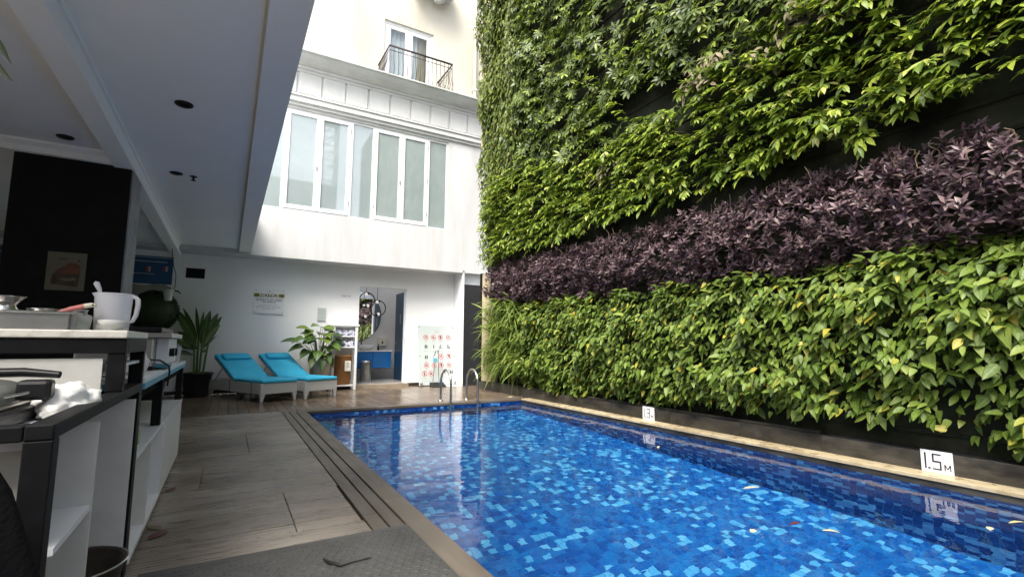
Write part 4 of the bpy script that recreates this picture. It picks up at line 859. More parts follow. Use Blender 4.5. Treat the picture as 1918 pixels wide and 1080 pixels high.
# ------------------------------------------------------------------ mat and cut strap on the near deck
rm = thing('rubber_mat', 'grey studded rubber mat on the near deck beside the pool', 'mat', (.35, 1.9, 0))
MB().box(-.30, 1.012, .3, 2.985, .003, .011, bv=.002).build('sheet', 'rubber', rm)
b = MB()
nx_ = 25
for j in range(52):
    for k in range(nx_):
        x = -.27 + k*.0512 + (.0256 if j % 2 else 0); y = .34 + j*.0508
        if x < .995 and y < 2.965:
            ring = [(x + .019*math.cos(2*PI*q/10), y + .019*math.sin(2*PI*q/10)) for q in range(10)]
            top = [(x + .015*math.cos(2*PI*q/10), y + .015*math.sin(2*PI*q/10)) for q in range(10)]
            b.add([(p[0], p[1], .0108) for p in ring] + [(p[0], p[1], .0138) for p in top], [(q, (q+1) % 10, (q+1) % 10+10, q+10) for q in range(10)] + [tuple(range(10, 20))])
tag(b.build('stud', 'rubber', rm, fix=False), kind='stuff')
st = at(.58, 2.62, .0145); st.org = Vector((.58, 2.62, .0145))
pts = [(.485, 2.715), (.492, 2.68), (.50, 2.655), (.53, 2.615), (.55, 2.585), (.565, 2.592), (.60, 2.60), (.65, 2.605), (.70, 2.61)]
st.tube([(p[0], p[1], .0175) for p in pts], [.004, .008, .010, .010, .006, .004, .003, .003, .002], 6)
tag(st.build('cut_strap', 'black_rubber'), 'bent black strip of rubber lying on the grey mat', 'strip')

# ------------------------------------------------------------------ kitchen counters along the deck
X = -.35
cb = thing('steel_framed_cabinet', 'black steel framed cabinet with dirty white panels and shelf nearest the camera', 'cabinet', (-1, 2.3, 0))
for a in (1.60, 2.93):
    MB().box(X-.055, X, a, a+.055, 0, .863, bv=.003).build('post', 'black_steel', cb)
MB().box(X-.055, X, 1.60, 2.985, .8635, .902, bv=.004).build('side_rail', 'black_steel', cb)
MB().box(-1.75, X-.056, 1.60, 1.655, .863, .901, bv=.004).build('front_rail', 'black_steel', cb)
MB().box(-1.75, X-.058, 1.662, 2.90, .835, .861).build('worktop', 'cab_white', cb)
MB().box(-1.75, X-.066, 1.70, 1.715, .04, .834).build('front_panel', 'stained', cb); MB().box(X-.0655, X-.058, 1.695, 1.72, .04, .82).build('panel_edge', 'cab_white', cb)
MB().box(-1.5, X-.004, 2.125, 2.14, .02, .834).build('divider', 'marble', cb)
MB().box(-1.5, X-.006, 2.88, 2.90, .02, .834).build('end_panel', 'marble', cb)
MB().box(-1.5, X-.006, 1.73, 2.124, .553, .572).build('shelf', 'cab_white', cb)
MB().box(-1.5, X-.02, 1.73, 2.88, .02, .04).build('bottom_board', 'marble', cb); MB().box(-1.52, -1.50, 1.73, 2.90, .02, .834).build('back_panel', 'stained', cb)
ca = thing('bar_counter', 'raised bar counter with speckled stone top on black steel legs', 'counter', (-1, 2.8, .9))
MB().box(-1.75, X, 2.47, 3.06, 1.115, 1.146, bv=.005).build('countertop', 'counter_stone', ca)
MB().box(-1.75, X-.002, 2.48, 2.53, 1.055, 1.1135, bv=.003).build('front_apron', 'black_steel', ca)
MB().box(X-.055, X-.002, 2.531, 3.05, 1.055, 1.1135, bv=.003).build('side_apron', 'black_steel', ca)
for a in (2.485, 3.0): MB().box(X-.06, X-.004, a, a+.05, .903 if a < 2.9 else .0, 1.0545, bv=.003).build('leg', 'black_steel', ca)
MB().box(-1.75, X-.075, 2.50, 2.515, .865, 1.035).build('splash_panel', 'stained', ca)
MB().box(-1.75, X-.02, 2.54, 3.0, 1.0, 1.012).build('under_shelf', 'cab_white', ca)
# low cabinets and the long table over them
lc = thing('low_shelf_unit', 'low open white shelf unit with grimy edges beside the deck', 'shelf', (-.6, 3.65, 0))
MB().box(-.95, X, 3.06, 4.29, .528, .55, bv=.002).build('top_board', 'cab_white', lc); MB().box(-.95, X, 3.06, 4.29, .035, .058).build('bottom_board', 'cab_white', lc)
for a in (3.06, 3.60, 4.27): MB().box(-.95, X-.004, a, a+.02, .0585, .5275).build('divider', 'marble' if a < 4 else 'cab_white', lc)
MB().box(-.97, -.951, 3.06, 4.29, .035, .55).build('back_panel', 'cab_white', lc); MB().box(-.93, X-.06, 3.08, 4.28, 0, .034).build('plinth', 'dark_cloth', lc)
l2 = thing('low_cabinet', 'low closed white cabinet with plain doors at the far end of the counters', 'cabinet', (-.6, 5.0, 0))
MB().box(-.95, X-.018, 4.30, 5.75, .035, .53).build('carcass', 'cab_white', l2); MB().box(-.95, X+.002, 4.30, 5.76, .532, .553, bv=.002).build('top_board', 'cab_white', l2)
for a in (4.305, 4.785, 5.265): MB().box(X-.016, X, a, a+.474, .04, .528, bv=.002).build('door', 'cab_white', l2)
MB().box(-.93, X-.06, 4.32, 5.73, 0, .034).build('plinth', 'dark_cloth', l2)
lt = thing('prep_table', 'long white topped table with turquoise edge strip on dark legs', 'table', (-.65, 4.45, .55))
MB().box(-.98, X, 3.10, 5.84, .892, .917, bv=.003).build('tabletop', 'cab_white', lt)
MB().box(X-.03, X-.001, 3.10, 5.84, .862, .8915).box(-.95, X-.031, 3.10, 3.13, .862, .8915).build('edge_strip', 'turq_edge', lt)
for a in (4.02, 5.72):
    for x in (X-.06, -.95): MB().box(x, x+.052, a, a+.052, .553, .861, bv=.002).build('leg', 'black_steel', lt)
MB().box(-.95, X-.04, 3.2, 5.8, .80, .86).build('under_frame', 'dark_cloth', lt)
# things on the bar counter
ty = thing('steel_food_pan', 'rectangular steel food pan standing on the stone bar counter', 'pan', (-.9, 2.66, 1.146))
tx0, tx1, ta, tb_ = -1.35, -.545, 2.515, 2.83
q = MB()
for (a, c, d, e) in ((tx0, tx1, ta, ta+.006), (tx0, tx1, tb_-.006, tb_), (tx0, tx0+.006, ta+.0061, tb_-.0061), (tx1-.006, tx1, ta+.0061, tb_-.0061)): q.box(a, c, d, e, 1.148, 1.212)
q.box(tx0+.006, tx1-.006, ta+.006, tb_-.006, 1.148, 1.152); q.build('body', 'steel_dull', ty)
MB().tube([(tx0, ta-.006, 1.213), (tx1+.008, ta-.006, 1.213), (tx1+.008, tb_+.006, 1.213), (tx0, tb_+.006, 1.213), (tx0, ta-.006, 1.213)], .005, 6).build('rim', 'steel', ty)
MB().prism([(tx1+.001, 1.149), (tx1+.012, 1.149), (tx1+.02, 1.208), (tx1+.001, 1.208)], 'y', ta+.03, tb_-.03).build('end_flange', 'steel', ty)
for x, lab in ((-.675, 'round steel tub in the food pan, next to the hourglass cup'), (-.575, 'round steel tub in the food pan, under the pink handle')):
    t = thing('steel_tub', lab, 'tub', (x, 2.72, 1.153), group='steel tubs in the food pan')
    MB().lathe((x, 2.72, 1.153), [(.043, 0), (.045, .004), (.045, .078), (.049, .082), (.046, .083), (.042, .078), (.041, .01), (.001, .008)], 28).build('body', 'steel', t)
    for zz in (.03, .05, .065): MB().tube([(x + .0456*math.cos(a), 2.72 + .0456*math.sin(a), 1.153+zz) for a in [2*PI*k/28 for k in range(29)]], .0012, 4, cap=False).build('groove_ring', 'steel', t)
b = at(-.775, 2.68, 1.153); b.lathe((-.775, 2.68, 1.153), [(.06, 0), (.058, .045), (.034, .082), (.030, .09), (.045, .112), (.056, .124), (.06, .126), (.055, .122), (.028, .092)], 28)
tag(b.build('hourglass_cup', 'steel'), 'hourglass shaped steel cup standing in the food pan', 'cup')
ldl = thing('ladle', 'ladle with pink handle and cream tip resting on the food pan', 'ladle', (-.55, 2.6, 1.21))
MB().tube([(-.66, 2.64, 1.195), (-.61, 2.625, 1.212), (-.56, 2.605, 1.232), (-.515, 2.59, 1.245)], [.006, .009, .0105, .0105], 10).build('handle', 'pink', ldl)
MB().tube([(-.5145, 2.59, 1.245), (-.495, 2.585, 1.249), (-.478, 2.58, 1.249)], [.0104, .010, .006], 10).build('handle_tip', 'cream_plastic', ldl)
MB().disc((-.487, 2.5745, 1.250), .0035, (0, -1, 0), (0, 0, 1), 10, th=.0016).build('hanging_hole', 'plastic_black', ldl)
MB().tube([(-.66, 2.64, 1.195), (-.74, 2.66, 1.17)], .004, 6).lathe((-.77, 2.67, 1.155), [(.001, 0), (.03, .006), (.038, .022)], 16).build('scoop', 'steel', ldl)
jg = thing('measuring_jug', 'milky plastic measuring jug with orange sauce in the bottom', 'jug', (-.418, 2.68, 1.146))
jc = (-.438, 2.68, 1.147)
MB().lathe(jc, [(.058, 0), (.060, .004), (.0655, .150), (.069, .155), (.069, .160), (.0655, .160), (.0635, .150), (.058, .006), (.001, .006)], 36).build('body', 'milk_plastic', jg)
MB().prism([(-.512, 1.307), (-.502, 1.307), (-.502, 1.29)], 'y', 2.665, 2.695).build('spout', 'milk_plastic', jg)
MB().tube([(-.378, 2.672, 1.294), (-.362, 2.668, 1.294), (-.353, 2.666, 1.284), (-.351, 2.666, 1.258), (-.356, 2.667, 1.215), (-.366, 2.670, 1.19), (-.380, 2.672, 1.185)], [.009, .009, .0095, .0095, .009, .008, .007], 8).build('handle', 'milk_plastic', jg)
sc_ = at(*jc); sc_.lathe(jc, [(.0565, .0085), (.0575, .045), (.001, .045)], 30); tag(sc_.build('orange_sauce', 'sauce'), 'orange sauce filling the bottom of the plastic jug', 'sauce')
sp = at(-.46, 2.68, 1.2); sp.tube([(-.455, 2.68, 1.165), (-.480, 2.675, 1.29), (-.490, 2.672, 1.325), (-.500, 2.67, 1.348), (-.507, 2.669, 1.352)], [.004, .005, .0085, .011, .006], 8)
tag(sp.build('spoon', 'milk_plastic'), 'white plastic spoon handle standing in the jug', 'spoon')
bw = at(-.408, 2.535, 1.1465); bw.lathe((-.408, 2.535, 1.1465), [(.024, 0), (.026, .004), (.043, .018), (.053, .040), (.050, .041), (.040, .019), (.001, .008)], 32)
tag(bw.build('sauce_bowl', 'ceramic'), 'small grey ceramic bowl in front of the plastic jug', 'bowl')
# chafing dish and rag on the lower worktop
ch = thing('chafing_dish', 'black chafing dish with smoky glass lid on the lower worktop', 'dish', (-.8, 2.0, .862))
MB().box(-1.35, -.50, 1.72, 2.33, .864, .905, bv=.012).build('tray', 'plastic_black', ch)
MB().box(-1.33, -.53, 1.75, 2.30, .906, .918, bv=.005).build('rim', 'steel_dull', ch)
b = MB(); vs = []
for k in range(9):
    t = k/8; sx, sy, z = 1 - .22*t*t, 1 - .25*t*t, .919 + .062*math.sin(t*PI/2); vs.append((sx, sy, z))
n_ = 32; vv = []; ff = []
for sx, sy, z in vs:
    for k in range(n_):
        a = 2*PI*k/n_; e = .55; vv.append((-.93 + .40*sx*math.copysign(abs(math.cos(a))**e, math.cos(a)), 2.03 + .275*sy*math.copysign(abs(math.sin(a))**e, math.sin(a)), z))
for i in range(8):
    for k in range(n_): ff.append((i*n_+k, i*n_+(k+1) % n_, (i+1)*n_+(k+1) % n_, (i+1)*n_+k))
ff.append(tuple(range(8*n_, 9*n_))); b.add(vv, ff, True); b.build('lid', 'smoked_glass', ch)
MB().box(-.535, -.455, 1.99, 2.05, .925, .985, bv=.012).build('clasp', 'plastic_black', ch)
MB().tube([(-.50, 1.98, .95), (-.62, 1.85, .925), (-.80, 1.76, .922), (-1.0, 1.74, .925)], .004, 6).build('lid_wire', 'steel', ch)
MB().tube([(-1.15, 2.30, .99), (-.60, 2.30, .995), (-.50, 2.28, .985)], [.014, .016, .012], 8).build('lid_handle', 'plastic_black', ch)
rg = bmesh.new(); bmesh.ops.create_icosphere(rg, subdivisions=4, radius=1)
from mathutils import noise as mnoise
for v_ in rg.verts:
    c = v_.co.copy(); k = 1 + .42*mnoise.noise(c*1.7 + Vector((3, 1, 7))) + .28*abs(mnoise.noise(c*4.2)) ; v_.co = Vector((c.x*.075*k, c.y*.10*k, max(c.z, -.55)*.062*k))
me = bpy.data.meshes.new('rag'); rg.to_mesh(me); rg.free(); me.materials.append(M['cloth']); me.polygons.foreach_set('use_smooth', [True]*len(me.polygons))
rag = bpy.data.objects.new('rag', me); COL.objects.link(rag); rag.location = (-.44, 2.12, .898); tag(rag, 'crumpled white cotton rag beside the chafing dish', 'cloth')
# pot in the open bay, dark cloth, bottle
po = thing('steel_pot', 'wide dull steel pot on the cabinet floor in the open bay', 'pot', (-.475, 2.50, .04))
MB().lathe((-.475, 2.50, .041), [(.125, 0), (.14, .01), (.178, .21), (.188, .217), (.188, .222), (.174, .217), (.135, .015), (.001, .012)], 40).build('body', 'terracotta', po)
MB().tube([(-.475 + .187*math.cos(a), 2.50 + .187*math.sin(a), .262) for a in [2*PI*k/40 for k in range(41)]], .004, 6, cap=False).build('rim', 'steel', po)
b = MB(); nq = 40; prof_ = [(.05, .96), (.10, .90), (.155, .80), (.22, .6), (.30, .35), (.40, .05), (.42, .004)]; vv = []; ff = []
for r_i, z in prof_:
    for k in range(nq): a = 2*PI*k/nq; rr = r_i*(1 + .10*math.sin(6*a + z*2)); vv.append((-.515 + rr*math.cos(a)*.9, 1.40 + rr*math.sin(a)*.5, z))
for i in range(len(prof_)-1):
    for k in range(nq): ff.append((i*nq+k, i*nq+(k+1) % nq, (i+1)*nq+(k+1) % nq, (i+1)*nq+k))
b.add(vv, ff, True); b.org = Vector((-.515, 1.40, 0)); b.add([vv[k] for k in range(nq)], [tuple(range(nq))])
tag(b.build('draped_cover', 'dark_cloth'), 'black fabric cover hanging in folds before the nearest cabinet', 'cover')
bt = at(-.40, 3.35, .551); bt.lathe((-.40, 3.35, .551), [(.018, 0), (.02, .005), (.02, .07), (.012, .085), (.008, .10), (.011, .105), (.011, .12), (.001, .122)], 14)
tag(bt.build('squeeze_bottle', 'green_bottle'), 'small pale green bottle on the low shelf unit', 'bottle')
# things on the prep table
gr = thing('countertop_griddle', 'grey steel countertop griddle with black lid on the prep table', 'griddle', (-.5, 4.2, .917))
MB().box(-.80, -.415, 3.88, 4.62, .945, 1.125, bv=.006).build('body', 'steel_dull', gr)
MB().box(-.83, -.315, 3.84, 4.66, 1.128, 1.158, bv=.004).build('top_plate', 'steel_dull', gr)
MB().box(-.82, -.372, 3.85, 4.6, 1.160, 1.196, bv=.008).build('lid', 'plastic_black', gr)
MB().box(-.414, -.345, 4.05, 4.62, .955, 1.125, bv=.004).build('control_panel', 'paper_white', gr)
for a in (4.12, 4.34): MB().tube([(-.345, a, 1.03), (-.315, a, 1.03)], .028, 14).build('knob', 'plastic_black', gr)
for x in (-.78, -.44):
    for a in (3.92, 4.56): MB().box(x, x+.03, a, a+.03, .918, .944).build('foot', 'plastic_black', gr)
MB().box(-.414, -.342, 4.05, 4.3, .93, .954).build('spill_tray', 'turq_edge', gr)
for k in range(3): MB().disc((-.55, 3.879, .99 + .045*k), .008, (0, -1, 0), (0, 0, 1), 10, th=.001).build('vent_hole', 'paper_white', gr)
cu = thing('sauce_cup', 'pale plastic cup with yellow sauce at the far end of the prep table', 'cup', (-.42, 5.35, .917))
MB().lathe((-.42, 5.35, .9175), [(.05, 0), (.052, .004), (.062, .14), (.066, .143), (.062, .143), (.05, .006), (.001, .006)], 24).build('body', 'milk_plastic', cu); MB().lathe((-.42, 5.35, .925), [(.048, 0), (.052, .05), (.001, .05)], 20).build('filling', 'sauce', cu)
bg_ = bmesh.new(); bmesh.ops.create_icosphere(bg_, subdivisions=3, radius=1)
for v_ in bg_.verts: c = v_.co.copy(); k = 1 + .25*mnoise.noise(c*2.2); v_.co = Vector((c.x*.05*k, c.y*.10*k, max(c.z, -.8)*.075*k))
me = bpy.data.meshes.new('plastic_bag'); bg_.to_mesh(me); bg_.free(); me.materials.append(M['milk_plastic']); me.polygons.foreach_set('use_smooth', [True]*len(me.polygons))
pbg = bpy.data.objects.new('plastic_bag', me); COL.objects.link(pbg); pbg.location = (-.43, 3.42, .975); tag(pbg, 'rounded white plastic bag behind the bar counter leg', 'bag')
cbl = at(-.4, 3.6, .92); cbl.tube([(-.50, 3.30, .99), (-.44, 3.55, 1.0), (-.37, 3.85, .985), (-.335, 4.05, .94), (-.335, 4.12, .89), (-.345, 4.15, .80)], .006, 8)
tag(cbl.build('power_cable', 'black_rubber'), 'black cable looping over the edge of the prep table', 'cable')
tr2 = at(-.62, 3.45, .918); tr2.box(-.85, -.48, 3.25, 3.75, .919, .93, bv=.004); tag(tr2.build('serving_tray', 'steel_dull'), 'flat dark tray lying on the prep table before the griddle', 'tray')
# hanging pot, round bush, frond
hp = thing('hanging_pot', 'small ribbed white pot hanging on a wire before the round bush', 'pot', (-1.06, 11.5, 1.9))
MB().lathe((-1.06, 11.5, 1.90), [(.055, 0), (.06, .005), (.07, .06), (.066, .065), (.078, .13), (.074, .135), (.088, .20), (.094, .205), (.094, .22), (.084, .22), (.05, .01)], 24).build('pot', 'ceramic', hp)
MB().tube([(-.985, 11.5, 2.11), (-.96, 11.5, 2.2), (-.965, 11.5, 2.42), (-1.02, 11.5, 2.62), (-1.06, 11.5, 2.929)], .007, 6).tube([(-.985, 11.5, 2.11), (-.90, 11.49, 2.09), (-.86, 11.49, 2.04)], [.012, .014, .008], 6).build('hanger', 'plastic_black', hp)
tb2 = thing('round_bush', 'dark clipped ball shaped bush in the shade beyond the counters', 'bush', (-1.3, 11.85, 0))
MB().lathe((-1.3, 11.85, 0), [(.22, 0), (.24, .02), (.30, .42), (.32, .46), (.28, .46), (.001, .44)], 24).build('pot', 'pot_black', tb2); MB().tube([(-1.3, 11.85, .44), (-1.3, 11.85, 1.3)], .04, 8).build('trunk', 'dead_stem', tb2)

# ------------------------------------------------------------------ leaves
def template(prof, fold=.2, droop=.25, across=1.0):
    """A leaf of length 1 along +y, blade normal +z; prof: (t, half width)."""
    vs, uv = [], []
    for t, w in prof:
        z = -droop*t*t
        for s in (-1, 0, 1): vs.append((s*w, t, z + abs(s)*w*fold)); uv.append((.5 + .5*s, t))
    fs = []
    for i in range(len(prof)-1):
        a = i*3; fs += [(a, a+1, a+4, a+3), (a+1, a+2, a+5, a+4)]
    return np.array(vs), np.array(fs), np.array(uv)
T_ARROW = [template([(0, .06), (.08, .25), (.25, .30), (.5, .25), (.78, .14), (1, .005)], .25, .12), template([(0, .10), (.06, .28), (.22, .33), (.48, .26), (.78, .13), (1, .005)], .18, .25), template([(0, .04), (.14, .20), (.38, .26), (.62, .22), (.85, .11), (1, .005)], .3, .05)]
T_LANCE = [template([(0, .03), (.2, .12), (.45, .145), (.72, .09), (1, .004)], .45, .12), template([(0, .03), (.22, .10), (.5, .125), (.75, .08), (1, .004)], .55, .3)]
T_LIME = [template([(0, .03), (.18, .12), (.42, .17), (.7, .125), (.88, .05), (1, .004)], .25, .18), template([(0, .03), (.2, .14), (.45, .19), (.72, .13), (1, .004)], .2, .32), template([(0, .02), (.2, .10), (.5, .14), (.78, .09), (1, .004)], .3, .05)]
T_UMB = [template([(0, .02), (.3, .13), (.6, .165), (.85, .10), (1, .02)], .2, .25)]
T_FERN = [template([(0, .02), (.2, .035), (.5, .042), (.8, .03), (1, .004)], .3, .35), template([(0, .02), (.2, .03), (.5, .036), (.8, .028), (1, .004)], .3, .75)]
T_CREEP = [template([(0, .10), (.1, .26), (.35, .30), (.68, .17), (1, .005)], .2, .15)]
def nrm(a): return a / np.maximum(np.linalg.norm(a, axis=1, keepdims=True), 1e-9)
def mesh_np(name, tmpl, Xs, Ds, Ns, P):
    """One joined mesh: each leaf its own island."""
    v, f, uv = tmpl; n, k = len(P), len(v)
    W = P[:, None, :] + v[None, :, 0:1]*Xs[:, None, :] + v[None, :, 1:2]*Ds[:, None, :] + v[None, :, 2:3]*Ns[:, None, :]
    return W.reshape(-1, 3), (f[None] + (np.arange(n)*k)[:, None, None]).reshape(-1, 4), np.tile(uv, (n, 1))
def raw_mesh(name, V, Fq, UV, m):
    me = bpy.data.meshes.new(name); me.vertices.add(len(V)); me.vertices.foreach_set('co', V.ravel())
    me.loops.add(Fq.size); me.loops.foreach_set('vertex_index', Fq.ravel().astype(np.int32)); me.polygons.add(len(Fq))
    me.polygons.foreach_set('loop_start', np.arange(0, Fq.size, 4, dtype=np.int32)); me.polygons.foreach_set('loop_total', np.full(len(Fq), 4, dtype=np.int32)); me.polygons.foreach_set('use_smooth', np.ones(len(Fq), bool))
    me.update(calc_edges=True); l = me.uv_layers.new(name='UVMap'); l.data.foreach_set('uv', UV[Fq.ravel()].ravel()); me.materials.append(M[m]); me.validate(); return me
CF, CR, CU = np.array(f_), np.array(r_), np.array(u_)
def bank(root, tmpls, P, D, N, S, m, singles=300, wscale=None):
    """The largest leaves in view become parts of their own, the rest one part of kind stuff."""
    org = np.array(ORG[root.name]); n = len(P); D = nrm(D); Xd = nrm(np.cross(D, N)); N = np.cross(Xd, D)
    ws = np.ones(n) if wscale is None else wscale
    Xs, Ds, Ns = Xd*(S*ws)[:, None], D*S[:, None], N*S[:, None]
    rel = P + Ds*.5 - np.array(CAM); dep = rel @ CF; sx = (rel @ CR)/np.maximum(dep, .1); sy = (rel @ CU)/np.maximum(dep, .1)
    facing = np.abs(np.einsum('ij,ij->i', nrm(rel), N))
    out = 5.62 - (P + Ds*.5)[:, 0]
    score = np.where((dep > .5) & (np.abs(sx) < 1.04) & (np.abs(sy) < .585), S/np.maximum(dep, .1)*(.35 + facing)*np.clip(out/.4, .15, 1.2), 0)
    pick = np.argsort(-score)[:singles]; pick = pick[score[pick] > 0]; mask = np.ones(n, bool); mask[pick] = False
    kind = rng.integers(0, len(tmpls), n)
    for ti, t in enumerate(tmpls):
        idx = np.where(mask & (kind == ti))[0]
        if len(idx):
            V, Fq, UV = mesh_np('foliage', t, Xs[idx], Ds[idx], Ns[idx], P[idx] - org)
            if ti == 0: VV, FF, UU = V, Fq, UV
            else: FF = np.concatenate([FF, Fq + len(VV)]); VV = np.concatenate([VV, V]); UU = np.concatenate([UU, UV])
    o = bpy.data.objects.new('foliage', raw_mesh('foliage', VV, FF, UU, m)); COL.objects.link(o); o.parent = root; o['kind'] = 'stuff'
    shared = [raw_mesh('leaf', t[0], t[1], t[2], m) for t in tmpls]
    for i in pick:
        o = bpy.data.objects.new('leaf', shared[kind[i]]); COL.objects.link(o); o.parent = root
        a, b_, c, p = Xs[i], Ds[i], Ns[i], P[i] - org
        o.matrix_basis = Matrix(((a[0], b_[0], c[0], p[0]), (a[1], b_[1], c[1], p[1]), (a[2], b_[2], c[2], p[2]), (0, 0, 0, 1)))
def stems(root, segs, m='stem', r=.005):
    b = MB()
    for s in segs: b.tube(s, r, 4, cap=False)
    if segs: tag(b.build('stem', m, root, fix=False), kind='stuff')
def smooth_noise(y, z, s=1.0, seed=0.0): return np.array([mnoise.noise(Vector((a*s, b_*s, seed))) for a, b_ in zip(y, z)])
Y0 = -1.6
WX = 5.62
gw = thing('living_wall', 'tall dark planted wall frame along the pool with soil felt backing', 'wall', (5.8, 4.5, 0))
MB().box(WX, WX+.2, Y0-.6, 10.86, .0, 11.6).build('backing_panel', 'backing', gw)
tq = MB().box(WX-.055, WX-.001, Y0-.6, 10.3, 0, .05, bv=.004)
tray0 = None
for k in range(38):
    z = .30 + .29*k
    b = MB(); b.box(WX-.018, WX-.001, Y0-.6, 10.84, 0, .035)
    if tray0 is None: tray0 = b.build('planter_tray', 'backing', gw, world=False); t = tray0
    else: t = dup(tray0, gw)
    t.location = (-5.8, -4.5, z)
sl = None
for k in range(64):
    z = 6.3 + .08*k
    if sl is None:
        b = MB(); b.prism([(-.012, 0), (0, .0), (.012, .05), (0, .05)], 'x', 5.50, 5.72); sl = b.build('slat', 'iron', gw, world=False); t = sl
    else: t = dup(sl, gw)
    t.location = (-5.8, 10.92-4.5, z)
MB().box(5.73, 5.80, 10.90, 10.98, 0, 11.6).box(5.44, 5.495, 10.90, 10.98, 6.2, 11.6).build('edge_post', 'cream_stone', gw)
OUT = np.array([-1.0, 0, 0]); UP = np.array([0, 0, 1.0])
def rnd_dirs(n, o=(.5, .2), up=(0, .3), lat=.5):
    return np.stack([-(o[0] + rng.normal(0, o[1], n)), rng.normal(0, lat, n), up[0] + rng.normal(0, up[1], n)], 1)
# arrowhead vines: the low bright bank
lo = thing('arrowhead_vine_bank', 'bright green bank of pale marbled arrowhead leaves along the bottom of the wall', 'plants', (5.5, 4, .3))
n = 20000; y = rng.uniform(Y0, 9.15, n); z = rng.uniform(.2, 2.12, n)
bot = np.interp(y, [-2, 1.2, 1.6, 2.1, 2.7, 3.7, 5.5, 8.84, 9.2], [.32, .30, .34, .48, .42, .36, .28, .24, .24]) + .12*smooth_noise(y, y*0, 2.3, 5) + rng.normal(0, .04, n)
top = np.interp(y, [-2, 1.2, 1.6, 2.0, 3.0, 4.5, 8.8], [2.05, 2.05, 2.12, 1.98, 1.98, 1.95, 2.03]) + .10*smooth_noise(y, y*0, 1.6, 9)
cl_ = smooth_noise(y, z, 2.2, 2); hole = np.clip((3.4 - y)/1.6, 0, 1)*np.clip((1.5 - z)/.6, 0, 1)
keep = (z > bot) & (z < top) & (rng.random(n) < .82 + .5*cl_ - .30*hole); y, z, cl_ = y[keep], z[keep], cl_[keep]; n = len(y)
tt = np.clip((z - .25)/1.8, 0, 1); pm = .19 + .20*np.sin(tt*PI)**.7 + .26*cl_ + .12*smooth_noise(y, z, 5.0, 77); dep = np.clip(pm*rng.beta(3.2, 1.3, n), .03, .6)
P = np.stack([WX - dep, y, z], 1)
D = np.stack([-(.55 + rng.normal(0, .22, n)), rng.normal(.12, .42, n), -.62 + rng.normal(0, .30, n) + .35*(tt > .85)], 1)
N = np.stack([-.62 + rng.normal(0, .25, n), rng.normal(0, .3, n), .75 + rng.normal(0, .2, n)], 1)
bank(lo, T_ARROW, P, D, N, rng.uniform(.07, .125, n)*np.where(rng.random(n) < .07, 1.5, 1)*np.interp(y, [1.5, 4], [1.08, .95]), 'leaf_arrow', 300, rng.uniform(.75, 1.0, n))
stems(lo, [[(WX-.04, a, b_+.05), (WX-.18, a+random.uniform(-.1, .1), b_+random.uniform(-.05, .1)), (WX-.30, a+random.uniform(-.15, .15), b_-random.uniform(0, .2))] for a, b_ in zip(rng.uniform(3.0, 9, 220), rng.uniform(.6, 1.9, 220))], 'stem', .003)
# purple bank
pu = thing('purple_heart_bank', 'band of dusky purple lance leaved plants across the middle of the wall', 'plants', (5.5, 4, 2))
m_n = 3300; y = rng.uniform(Y0, 10.35, m_n); z = rng.uniform(1.82, 3.05, m_n)
bot = np.interp(y, [-2, 1.2, 2.0, 3.7, 6.8, 10.2], [2.05, 2.05, 1.95, 1.88, 1.95, 2.10]); top = np.interp(y, [-2, 1.2, 1.9, 3, 4.4, 6.75, 10.2], [2.95, 2.93, 3.0, 2.93, 2.90, 2.86, 3.10]) + .10*smooth_noise(y, y*0, 3, 4) + rng.normal(0, .05, m_n)
keep = (z > bot) & (z < top) & (rng.random(m_n) < .95 + .5*smooth_noise(y, z, 1.8, 12)); y, z = y[keep], z[keep]; m_n = len(y)
k_l = 8; tt = (z - 1.9)/1.1; c0 = np.stack([WX - np.clip(.14 + .20*np.sin(np.clip(tt, 0, 1)*PI) + rng.normal(0, .06, m_n), .05, .5), y, z], 1)
ax_ = nrm(rnd_dirs(m_n, (.62, .2), (.62, .25), .35)); e1 = nrm(np.cross(ax_, np.array([[.3, .9, .1]]))); e2 = np.cross(ax_, e1)
Ps, Ds_, Ns_ = [], [], []
for k in range(k_l):
    a = 2*PI*k/k_l*1.62 + rng.uniform(0, .6, m_n); spread = .45 + .85*(k/k_l) + rng.normal(0, .1, m_n); rad = e1*np.cos(a)[:, None] + e2*np.sin(a)[:, None]
    d = nrm(ax_*np.cos(spread)[:, None] + rad*np.sin(spread)[:, None]); Ps.append(c0 - ax_*(.012*k)); Ds_.append(d + np.array([0, 0, -.12])); Ns_.append(nrm(ax_*np.sin(spread)[:, None] - rad*np.cos(spread)[:, None]))
P, D, N = map(np.concatenate, (Ps, Ds_, Ns_)); n = len(P)
bank(pu, T_LANCE, P, D, N, rng.uniform(.065, .105, n), 'leaf_purple', 300, rng.uniform(1.2, 1.75, n))
sg = []
for a in rng.uniform(.6, 9.8, 110):
    zt = np.interp(a, [1.2, 1.9, 3, 4.4, 6.75, 10.2], [2.93, 3.0, 2.93, 2.90, 2.86, 3.05]) - random.uniform(.05, .3); x = WX - random.uniform(.1, .3); h = random.uniform(.06, .19)
    sg.append([(x, a, zt), (x-random.uniform(-.02, .05), a+random.uniform(-.03, .03), zt+h*.6), (x-random.uniform(-.02, .08), a+random.uniform(-.06, .06), zt+h)])
stems(pu, sg, 'dead_stem', .005)
